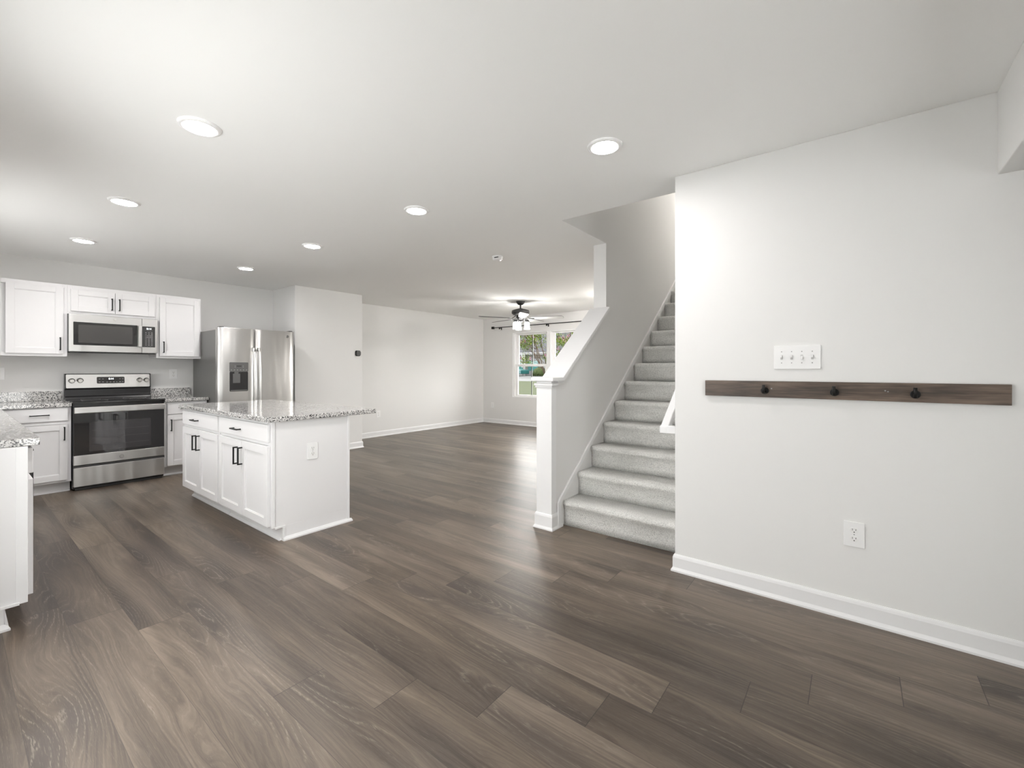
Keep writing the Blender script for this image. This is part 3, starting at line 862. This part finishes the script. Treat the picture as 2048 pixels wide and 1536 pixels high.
sw = thing('light_switch_plate', 'white four-gang toggle switch plate above the dark coat rack', 'light switch', (-.244, RY, 1.320))
G = lambda u, v, n: (-.244 + u, RY - n, 1.320 + v)
MB().rbox(G, -.106, .106, -.063, .063, .0005, .007, .005).build('cover_plate', 'plastic', sw, .0025, 3)
for i, u in enumerate((-.069, -.023, .023, .069)):
    up = i != 2
    m = MB().fbox(G, u - .0052, u + .0052, -.012, .012, .007, .0078).build('switch_slot', 'button', sw)
    m = MB(); z0, z1 = (.000, .011) if up else (-.011, .000)
    m.prism([(RY - .0078, 1.320 - .008), (RY - .0078, 1.320 + .008), (RY - .019, 1.320 + z1), (RY - .019, 1.320 + z0)], 'x', -.244 + u - .004, -.244 + u + .004)
    m.build('toggle', 'plastic', sw)
    for v in (-.030, .030):
        MB().lathe([(.0028, -.007), (.0028, -.0082)], G(u, v, 0), 10, 'y').build('screw', 'screw', sw)

# ------------------------------------------------------------------ coat rack
cr = thing('coat_rack', 'long dark-stained wooden coat rack board with three black hooks, screwed to the wall', 'coat rack', (-.09, RY, 1.1))
MB().box(-.702, .526, RY - .019, RY - .0005, 1.101, 1.190).build('board', 'rackwood', cr, .0012)
for x in (-.391, -.081, .223):
    yb = RY - .019
    hk = MB().lathe([(.019, 0), (.019, -.004), (.017, -.006)], (x, yb, 1.138), 28, 'y').build('hook', 'black', cr)
    MB().tube([(x - .002, yb - .005, 1.136), (x - .002, yb - .026, 1.136)], .0065, 14).tube([(x - .002, yb - .030, 1.124), (x - .002, yb - .030, 1.170)], .0075, 16).build('peg', 'black', hk)
for x, z in ((-.359, 1.150), (.116, 1.152), (.126, 1.148)):
    MB().lathe([(.0035, 0), (.0035, -.001), (.002, -.0016)], (x, RY - .019, z), 10, 'y').build('screw', 'screw', cr)

# ------------------------------------------------------------------ thermostat, smoke detector
th = thing('thermostat', 'small round black thermostat on the pantry wall corner', 'thermostat', (PX, 4.031, 1.516))
FT = lambda u, v, n: (PX + n, 4.031 + u, 1.516 + v)
MB().rbox(FT, -.046, .046, -.046, .046, .0005, .008, .026, 8).build('backplate', 'thermo', th)
MB().rbox(FT, -.042, .042, -.042, .042, .008, .024, .030, 8).build('face', 'thermo', th, .004, 3)
sd = thing('smoke_detector', 'white round smoke detector on the ceiling before the living room', 'smoke detector', (-2.99, 3.585, CZ))
MB().lathe([(.058, -.001), (.058, -.012), (.052, -.016), (.052, -.032), (.046, -.040), (.02, -.043)], (-2.99, 3.585, CZ), 36).build('housing', 'plastic', sd)
MB().box(-2.985, -2.935, 3.525, 3.5335, CZ - .030, CZ - .022).build('vent_slot', 'dark', sd)
sd.children[1].rotation_euler = (0, 0, 0)

# ------------------------------------------------------------------ recessed ceiling lights
def can(loc, label):
    r = thing('recessed_ceiling_light', label, 'ceiling light', (0, 0, 0), 'round recessed lights in the kitchen ceiling')
    m = MB().lathe([(.0915, -.0005), (.0905, -.006), (.084, -.011), (.071, -.0125), (.067, -.009), (.067, -.0005)], (0, 0, 0), 48, cap=False)
    m.build('trim_ring', 'ring', r)
    MB().lathe([(.0668, -.001), (.0668, -.0085), (.04, -.0095), (.0005, -.0098)], (0, 0, 0), 40).build('lens', 'lens', r)
    r.location = loc
    return r
c0 = can((-2.554, .765, CZ), 'lit round ceiling light, the biggest in the kitchen-side row nearest the camera')
dup(c0, (-4.118, .774, CZ), 0, 'lit round ceiling light, middle one of three above the peninsula floor')
dup(c0, (-5.660, .774, CZ), 0, 'lit round ceiling light above the wide-door wall cabinet, closest to the kitchen wall')
dup(c0, (-1.060, 2.170, CZ), 0, 'lit round ceiling light in front of the coat rack wall corner')
dup(c0, (-2.604, 2.170, CZ), 0, 'lit round ceiling light beyond the island, first from the stair side')
dup(c0, (-4.146, 2.170, CZ), 0, 'lit round ceiling light over the island back edge, second from the refrigerator')
dup(c0, (-5.690, 2.170, CZ), 0, 'lit round ceiling light just in front of the refrigerator')

dup(c0, (-4.85, .02, CZ), 0, 'added unseen round ceiling light over the sink beyond the picture edge')  # extra lamp out of view, added to brighten the kitchen wall
hl = thing('added_flush_light', 'added unseen round flush ceiling light over the upstairs landing', 'ceiling light', (0, 0, 0))  # unseen lamp added to lift the dark stairwell
MB().lathe([(.15, -.001), (.15, -.02), (.14, -.03)], (0, 0, 0), 32).build('base_ring', 'ring', hl)
MB().lathe([(.135, -.03), (.12, -.06), (.07, -.085), (.002, -.092)], (0, 0, 0), 32).build('glass_dome', 'dome', hl)
hl.location = ((NX + RX) / 2, 7.4, ZT)
dup(hl, (-2.85, 6.5, CZ), 0, 'added round flush ceiling light in the entry, hidden behind the stair wall')  # unseen lamp added to brighten the living room walls

# ------------------------------------------------------------------ ceiling fan
fcx, fcy = -4.640, 6.195
fan = thing('ceiling_fan', 'dark ceiling fan with five blades and lit glass shades in the living room', 'ceiling fan', (fcx, fcy, CZ))
MB().lathe([(.078, -.001), (.076, -.012), (.066, -.035), (.045, -.058), (.022, -.066)], (fcx, fcy, CZ), 32).build('canopy', 'bronze', fan)
MB().lathe([(.014, -.06), (.014, -.145)], (fcx, fcy, CZ), 16).build('downrod', 'bronze', fan)
MB().lathe([(.03, -.125), (.065, -.135), (.12, -.150), (.152, -.162), (.157, -.185), (.155, -.215), (.125, -.240), (.07, -.252)], (fcx, fcy, CZ), 40).build('motor_housing', 'bronze', fan)
vd = Vector((-math.sin(YAW), math.cos(YAW)))           # away from the camera at the frame centre
cdir = Vector((-fcx, -fcy)).normalized()
a0 = math.atan2(cdir.y, cdir.x)
BZ_ = CZ - .300
for i in range(5):
    a = a0 + math.radians(5 + 72 * i)
    ca, sa = math.cos(a), math.sin(a)
    def W(r, s, z, tw=math.radians(-12)):
        return (fcx + ca * r - sa * s * math.cos(tw), fcy + sa * r + ca * s * math.cos(tw), BZ_ + z + s * math.sin(tw))
    prof = [(.185, .045), (.21, .056), (.40, .066), (.60, .074), (.70, .076), (.735, .072), (.755, .055), (.76, .03)]
    pts = [(r, s) for r, s in prof] + [(r, -s) for r, s in prof[::-1]]
    n = len(pts); m = MB()
    m.add([W(r, s, .003) for r, s in pts] + [W(r, s, -.003) for r, s in pts], [tuple(range(n))[::-1], tuple(range(n, 2 * n))] + [(q, (q + 1) % n, n + (q + 1) % n, n + q) for q in range(n)])
    bl = m.build('blade', 'blade', fan)
    pts = [(r + .004, s * .94) for r, s in prof[:-1]] + [(.756, .02), (.756, -.02)] + [(r + .004, -s * .94) for r, s in prof[:-1][::-1]]
    n = len(pts); m = MB()
    m.add([W(r, s, -.0031) for r, s in pts] + [W(r, s, -.0042) for r, s in pts], [tuple(range(n))[::-1], tuple(range(n, 2 * n))] + [(q, (q + 1) % n, n + (q + 1) % n, n + q) for q in range(n)])
    m.build('pale_underside', 'bladepale', bl)
    m = MB(); pts = [(.09, .018), (.16, .014), (.20, .038), (.25, .030)]
    pts = pts + [(r, -s) for r, s in pts[::-1]]; n = len(pts)
    def W2(r, s, z): return W(r, s, z + max(0, (.15 - r)) * .8)
    m.add([W2(r, s, -.004) for r, s in pts] + [W2(r, s, -.010) for r, s in pts], [tuple(range(n))[::-1], tuple(range(n, 2 * n))] + [(q, (q + 1) % n, n + (q + 1) % n, n + q) for q in range(n)])
    m.build('blade_iron', 'bronze', bl)
MB().lathe([(.06, -.250), (.075, -.262), (.072, -.300), (.045, -.318), (.04, -.345), (.05, -.352), (.03, -.365), (.008, -.375)], (fcx, fcy, CZ), 32).build('light_kit', 'bronze', fan)
for ang in (-75, 45, 165):
    a = a0 - math.radians(ang)
    sxp, syp = fcx + .118 * math.cos(a), fcy + .118 * math.sin(a)
    MB().tube([(fcx + .03 * math.cos(a), fcy + .03 * math.sin(a), CZ - .335), (fcx + .08 * math.cos(a), fcy + .08 * math.sin(a), CZ - .330), (sxp, syp, CZ - .345)], .007, 10).build('lamp_arm', 'bronze', fan)
    MB().lathe([(.030, -.335), (.040, -.345), (.042, -.368), (.036, -.372)], (sxp, syp, CZ), 24).build('lamp_holder', 'bronze', fan)
    MB().lathe([(.030, -.370), (.040, -.385), (.043, -.42), (.045, -.46), (.050, -.492), (.045, -.493), (.038, -.46)], (sxp, syp, CZ), 28).build('glass_shade', 'shade', fan)

# ------------------------------------------------------------------ curtain rod
rod = thing('curtain_rod', 'thin black curtain rod with square finials above the living room window', 'curtain rod', (-5.2, WY - .08, 2.232))
ry = WY - .08
MB().tube([(-6.66, ry, 2.232), (-3.70, ry, 2.232)], .0095, 12).build('pole', 'black', rod)
for x in (-6.685, -3.675):
    MB().box(x - .028, x + .028, ry - .028, ry + .028, 2.204, 2.260).build('finial', 'black', rod, .006)
for x in (-6.49, -5.185, -3.88):
    MB().box(x - .007, x + .007, ry - .006, WY - .0005, 2.210, 2.222).box(x - .007, x + .007, ry - .012, ry + .012, 2.190, 2.224).box(x - .012, x + .012, WY - .006, WY - .0005, 2.18, 2.25).build('bracket', 'black', rod)

# ------------------------------------------------------------------ living room windows
def glass_mat():
    m = bpy.data.materials.new('window_glass'); m.use_nodes = True
    n = m.node_tree.nodes; l = m.node_tree.links; n.remove(n['Principled BSDF'])
    t = n.new('ShaderNodeBsdfTransparent'); g = n.new('ShaderNodeBsdfGlossy'); g.inputs['Roughness'].default_value = .02
    mx = n.new('ShaderNodeMixShader'); fz = n.new('ShaderNodeFresnel'); fz.inputs['IOR'].default_value = 1.12
    t.inputs['Color'].default_value = (.96, .98, .97, 1)
    l.new(fz.outputs[0], mx.inputs[0]); l.new(t.outputs[0], mx.inputs[1]); l.new(g.outputs[0], mx.inputs[2])
    l.new(mx.outputs[0], n['Material Output'].inputs[0])
    return m
M['glass'] = glass_mat()
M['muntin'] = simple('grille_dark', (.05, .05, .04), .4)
def ring(mb, x0, x1, z0, z1, wl, wr, wb, wt, y0, y1):
    mb.box(x0, x0 + wl, y0, y1, z0, z1).box(x1 - wr, x1, y0, y1, z0, z1)
    mb.box(x0 + wl, x1 - wr, y0, y1, z0, z0 + wb).box(x0 + wl, x1 - wr, y0, y1, z1 - wt, z1)
    return mb
def sash_window(name, x0, x1, gx0, gx1):
    w = tag(bpy.data.objects.new(name, None), kind='structure'); w.location = ((x0 + x1) / 2, WY, WZ0); col.objects.link(w)
    ring(MB(), x0, x1, WZ0, WZ1, .042, .042, .034, .034, WY + .010, WY + .14).build('window_frame', 'vinyl', w, .003)
    # outer (upper) and inner (lower) sashes
    su = ring(MB(), x0 + .042, x1 - .042, 1.345, WZ1 - .034, gx0 - x0 - .042, x1 - .042 - gx1, .035, .034, WY + .085, WY + .115).build('upper_sash', 'vinyl', w, .003)
    sl = ring(MB(), x0 + .042, x1 - .042, WZ0 + .034, 1.378, gx0 - x0 - .044, x1 - .042 - gx1 + .006, .034, .052, WY + .045, WY + .080).build('lower_sash', 'vinyl', w, .003)
    MB().box(gx0 - .005, gx1 + .005, WY + .098, WY + .102, 1.375, WZ1 - .065).build('pane', 'glass', su)
    MB().box(gx0 - .005, gx1 + .005, WY + .060, WY + .064, WZ0 + .065, 1.33).build('pane', 'glass', sl)
    gc = (gx0 + gx1) / 2
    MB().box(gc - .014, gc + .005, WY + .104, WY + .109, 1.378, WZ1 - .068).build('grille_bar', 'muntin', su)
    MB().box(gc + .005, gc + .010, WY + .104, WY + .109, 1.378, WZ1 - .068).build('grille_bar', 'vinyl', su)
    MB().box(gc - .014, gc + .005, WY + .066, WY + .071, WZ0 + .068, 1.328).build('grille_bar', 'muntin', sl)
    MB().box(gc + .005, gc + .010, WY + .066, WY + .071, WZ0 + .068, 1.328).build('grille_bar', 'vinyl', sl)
sash_window('window_1', WX0 + .02, -5.186, -6.045, -5.300)
sash_window('window_2', -5.178, WX1 - .02, -5.070 + .0, -4.325)
t = MB(); ring(t, WX0 - .0, WX1, WZ0, WZ1, .02, .02, .012, .012, WY - .004, WY + .15)
struct('trim_6', t, 'trim', .002)
w = tag(bpy.data.objects.new('window_4_added', None), kind='structure'); w.location = ((EX0 + EX1) / 2, WY, EZ0); col.objects.link(w)  # hidden window added to bring more daylight into the living room
ring(MB(), EX0, EX1, EZ0, EZ1, .05, .05, .05, .05, WY + .01, WY + .14).build('window_frame', 'vinyl', w)
MB().box(EX0 + .05, EX1 - .05, WY + .07, WY + .074, EZ0 + .05, EZ1 - .05).build('pane', 'glass', w)
# unseen openings added to let daylight in: patio door, tall window, sink window
w = tag(bpy.data.objects.new('door_1_added', None), kind='structure'); w.location = (EX, (DY0 + DY1) / 2, 0); col.objects.link(w)
def ringx(mb, y0, y1, z0, z1, ws, wb, wt, x0, x1):
    return mb.box(x0, x1, y0, y0 + ws, z0, z1).box(x0, x1, y1 - ws, y1, z0, z1).box(x0, x1, y0 + ws, y1 - ws, z0, z0 + wb).box(x0, x1, y0 + ws, y1 - ws, z1 - wt, z1)
mid = (DY0 + DY1) / 2
ringx(MB(), DY0, DY1, 0, DZ, .05, .04, .05, EX + .01, EX + .11).build('door_frame', 'vinyl', w)
for a_, b_, x_ in ((DY0 + .05, mid + .03, EX + .04), (mid - .03, DY1 - .05, EX + .08)):
    s_ = ringx(MB(), a_, b_, .04, DZ - .05, .06, .09, .07, x_ - .015, x_ + .015).build('sliding_panel', 'vinyl', w)
    MB().box(x_ - .002, x_ + .002, a_ + .06, b_ - .06, .13, DZ - .12).build('pane', 'glass', s_)
w = tag(bpy.data.objects.new('window_5_added', None), kind='structure'); w.location = ((BX0 + BX1) / 2, BY, BZ0); col.objects.link(w)
ring(MB(), BX0, BX1, BZ0, BZ1, .05, .05, .05, .05, BY - .11, BY - .01).build('window_frame', 'vinyl', w)
MB().box(BX0 + .05, BX1 - .05, BY - .06, BY - .056, BZ0 + .05, BZ1 - .05).build('pane', 'glass', w)
w = tag(bpy.data.objects.new('window_3_added', None), kind='structure'); w.location = ((SX0 + SX1) / 2, BY, SZ0); col.objects.link(w)
ring(MB(), SX0, SX1, SZ0, SZ1, .05, .05, .05, .05, BY - .11, BY - .01).build('window_frame', 'vinyl', w)
MB().box(SX0 + .05, SX1 - .05, BY - .06, BY - .056, SZ0 + .05, SZ1 - .05).build('pane', 'glass', w)

# ------------------------------------------------------------------ outside the front window
def quadmesh(vs, fs): return MB().add(vs, fs)
g = MB(); N = 30
gy = [WY + .16 + (26 - WY) * i / N for i in range(N + 1)]
def gz(y): return -.30 + max(0, (y - 9)) / 17.0 * .71
gs = []
for y in gy: gs += [(-34, y, gz(y)), (8, y, gz(y))]
g.add(gs, [(2 * i, 2 * i + 1, 2 * i + 3, 2 * i + 2) for i in range(N)], True)
o = g.build('lawn', 'lawn'); tag(o, 'sunlit green front lawn outside the living room window', 'lawn', kind='structure')
ye = gy[-1]
g = MB().add([(-60, ye, gz(ye)), (20, ye, gz(ye)), (20, ye + 14, .56), (-60, ye + 14, .56)], [(0, 1, 2, 3)])
o = g.build('street', 'street'); tag(o, 'pale concrete street and drive beyond the front lawn', 'street', kind='structure')
g = MB().add([(-90, ye + 14, .555), (40, ye + 14, .555), (40, ye + 60, .9), (-90, ye + 60, .9)], [(0, 1, 2, 3)])
o = g.build('far_ground', 'lawn'); tag(o, kind='structure')

def ray_at(px, py, y):
    u = (px - 1024) / 879.09; v = (739.5 - py) / 879.09
    d = Vector((-math.sin(YAW) + math.cos(YAW) * u, math.cos(YAW) + math.sin(YAW) * u, v))
    return Vector((0, 0, CAM_Z)) + d * (y / d.y)
# crape myrtle: several trunks, leaves and blossom heads on the twigs
TS = 3.1
ty = ye + 9.0
tx = ray_at(1096, 745, ty).x
tz = gz(ye) + (.56 - gz(ye)) * 9 / 14
tree = thing('crape_myrtle_tree', 'pink-blossomed crape myrtle tree beyond the street, seen through the living room window', 'tree', (tx, ty, tz))
rt = random.Random(5)
base_ = Vector((tx, ty, tz))
def put(mb):
    mb.v = [tuple(base_ + Vector(v) * TS) for v in mb.v]; return mb
tips = []
m = MB()
for i in range(9):
    a = 2 * PI * i / 9 + rt.uniform(-.3, .3); p = Vector((.06 * math.cos(a), .06 * math.sin(a), -.02)); pts = [p.copy()]
    lean = rt.uniform(.25, .75)
    for q in range(5):
        p = p + Vector((math.cos(a) * lean * .28 + rt.uniform(-.05, .05), math.sin(a) * lean * .28 + rt.uniform(-.05, .05), .30)); pts.append(p.copy())
        if q >= 1:
            for _ in range(3):
                e = p.copy(); bp = [e.copy()]; b2 = a + rt.uniform(-1.5, 1.5)
                for z_ in range(4):
                    e = e + Vector((math.cos(b2) * .10, math.sin(b2) * .10, rt.uniform(.02, .13))); bp.append(e.copy())
                    if z_ > 1 and q > 1: tips.append(e.copy())
                m.tube(bp, .007, 5, .003)
    tips += pts[4:]
    m.tube(pts, .020, 7, .007)
for px_, py_ in ((1050, 716), (1044, 722), (1094, 716), (1058, 726), (1112, 704), (1122, 684), (1048, 692), (1044, 690), (1056, 696), (1108, 716)):
    e = (ray_at(px_, py_, ty + rt.uniform(-1.2, 1.2)) - base_) / TS; s0 = Vector((0, 0, .3 * e.z))
    bp = [s0.lerp(e, q / 5) + Vector((0, 0, .06 * math.sin(PI * q / 5))) for q in range(6)]
    m.tube(bp, .007, 5, .003); tips += [e, e + Vector((.06, 0, .04)), e + Vector((-.06, .05, .02)), e + Vector((0, 0, -.05))]
put(m).build('trunk', 'bark', tree)
m = MB()
for tp in tips:
    for _ in range(34):
        c_ = tp + Vector((rt.gauss(0, .085), rt.gauss(0, .085), rt.gauss(0, .07)))
        d1 = Vector((rt.uniform(-1, 1), rt.uniform(-1, 1), rt.uniform(-.7, .7))).normalized(); d2 = d1.cross(Vector((rt.uniform(-1, 1), rt.uniform(-1, 1), 1))).normalized()
        L_, W_ = .024, .013
        m.add([c_ - d1 * L_, c_ + d2 * W_, c_ + d1 * L_, c_ - d2 * W_], [(0, 1, 2, 3)])
put(m).build('foliage', 'leaf', tree)['kind'] = 'stuff'
m = MB(); rt2 = random.Random(9)
heads = [tp for tp in tips if rt2.random() < .40]
for tp in heads:
    b0 = tp + Vector((rt2.gauss(0, .05), rt2.gauss(0, .05) - .05, .04))
    for _ in range(30):
        h_ = rt2.random()
        c_ = b0 + Vector((rt2.gauss(0, .032) * (1.15 - h_), rt2.gauss(0, .032) * (1.15 - h_), h_ * .10))
        r_ = .010
        m.add([c_ + Vector(v_) * r_ for v_ in ((1, 0, 0), (-1, 0, 0), (0, 1, 0), (0, -1, 0), (0, 0, 1), (0, 0, -1))],
              [(0, 2, 4), (2, 1, 4), (1, 3, 4), (3, 0, 4), (2, 0, 5), (1, 2, 5), (3, 1, 5), (0, 3, 5)])
put(m).build('blossoms', 'bloom', tree)['kind'] = 'stuff'

# house across the street
hy = ye + 15.0
def hp(px, py, dy=0): return ray_at(px, py, hy + dy)
hx0, hx1 = hp(1010, 740).x, hp(1200, 740).x
hb = .56
ez = hp(1050, 708).z
hs_ = thing('house', 'pale sided house with a grey shingle roof across the street', 'house', ((hx0 + hx1) / 2, hy + 4, hb))
MB().box(hx0, hx1, hy, hy + 8, hb - .3, ez).build('walls', 'siding', hs_)
MB().box(hx0 - .4, hx1 + .4, hy - .45, hy - .25, ez - .12, ez + .14).build('gutter', 'housewhite', hs_)
rz = ez + 2.6
MB().prism([(hy - .5, ez), (hy + 4, rz), (hy + 8.5, ez)], 'x', hx0 - .4, hx1 + .4).build('roof', 'shingle', hs_)
wx = hp(1038, 745).x
gd = MB().box(wx - .8, wx + .9, hy - .06, hy, hb, hb + 1.9).build('garage_door', 'housewhite', hs_)
m = MB()
for z in (.35, .8, 1.25, 1.65): m.box(wx - .65, wx + .7, hy - .075, hy - .06, hb + z, hb + z + .22)
m.build('garage_glass', 'housewin', gd)
for px_ in (1049, 1053): 
    x_ = hp(px_, 745).x; MB().box(x_ - .10, x_ + .10, hy - .5, hy - .3, hb, ez).build('porch_post', 'housewhite', hs_)
x_ = hp(1066, 740).x; MB().box(x_ - .7, x_ + .7, hy - .04, hy, hb + .6, hb + 1.7).build('window_pane', 'housewin', hs_)
# teal car parked in the drive
cxp = hp(1031, 748, -3.0)
car = thing('parked_car', 'teal car parked in the drive of the house', 'car', (cxp.x, cxp.y, .5))
cz0 = cxp.z - .35
zb_ = gz(ye) + (cxp.y - ye) / 14 * (.56 - gz(ye))
m = MB().prism([(-1.9, .25), (-1.9, .65), (-1.2, .75), (-.7, 1.15), (.7, 1.15), (1.2, .75), (1.9, .68), (1.9, .25)], 'y', 0, 1.6)
m.v = [(x + cxp.x - 1.2, y + cxp.y, z + zb_) for x, y, z in m.v]; m.build('car_body', 'teal', car, .05)
for dx in (-1.2, 1.2):
    MB().lathe([(.3, -.08), (.3, .1)], (cxp.x - 1.2 + dx, cxp.y, zb_ + .3), 20, 'y').build('wheel', 'dark', car)

def bush(name, label, cat, c_, rx, rz_, mat, seed, n=700, leaf=.12):
    r_ = random.Random(seed); m = MB()
    for _ in range(n):
        a = r_.uniform(0, 2 * PI); z = r_.uniform(-.2, 1); q = math.sqrt(max(0, 1 - z * z)) * r_.uniform(.75, 1.05)
        p = Vector(c_) + Vector((rx * q * math.cos(a), rx * q * math.sin(a), rz_ * z))
        d1 = Vector((r_.uniform(-1, 1), r_.uniform(-1, 1), r_.uniform(-1, 1))).normalized(); d2 = d1.cross(Vector((r_.uniform(-1, 1), r_.uniform(-1, 1), 1))).normalized()
        m.add([p - d1 * leaf, p + d2 * leaf * .6, p + d1 * leaf, p - d2 * leaf * .6], [(0, 1, 2, 3)])
    return m
def far_tree(px_, top, dist, rad, mat, label, seed):
    c_ = ray_at(px_, top, dist); base = .6
    r = thing('far_tree', label, 'tree', (c_.x, c_.y, base), 'trees behind the house')
    h_ = c_.z - base
    MB().tube([(c_.x, c_.y, base - .2), (c_.x, c_.y, base + h_ * .5)], .22, 8).build('trunk', 'bark', r)
    m = bush('', '', '', (c_.x, c_.y, base + h_ * .5), rad, h_ * .5, mat, seed, 1500, .42)
    rr_ = random.Random(seed + 1)
    m.lathe([(rad * .3, 0 - h_ * .1), (rad * .85, h_ * .1), (rad * .8, h_ * .28), (rad * .4, h_ * .44), (.05, h_ * .49)], (c_.x, c_.y, base + h_ * .5), 14)
    m.build('crown', mat, r)['kind'] = 'stuff'
far_tree(1030, 640, hy + 14, 2.8, 'pine', 'dark green tree behind the house roof, in the first window pane', 21)
far_tree(1072, 630, hy + 24, 3.0, 'pine2', 'mid green tree behind the house, at the middle of the windows', 22)
far_tree(1112, 632, hy + 14, 3.0, 'pine2', 'green tree behind the house, in the second window', 23)
far_tree(1156, 630, hy + 25, 3.0, 'pine', 'dark green tree behind the house, by the rising cap', 24)
for px_, s_, lb in ((1080, 31, 'low green shrub before the house, under the myrtle'), (1140, 32, 'low green shrub before the house, beside the myrtle trunks')):
    c_ = ray_at(px_, 752, ye + 13.9)
    m = bush('', '', '', (c_.x, c_.y, c_.z), .85, .95, 'shrub', s_, 900, .10)
    m.lathe([(.8, 0), (.85, .3), (.7, .7), (.3, .95)], (c_.x, c_.y, c_.z), 12)
    o = m.build('shrub', 'shrub'); tag(o, lb, 'shrub', 'shrubs in front of the house', 'thing')
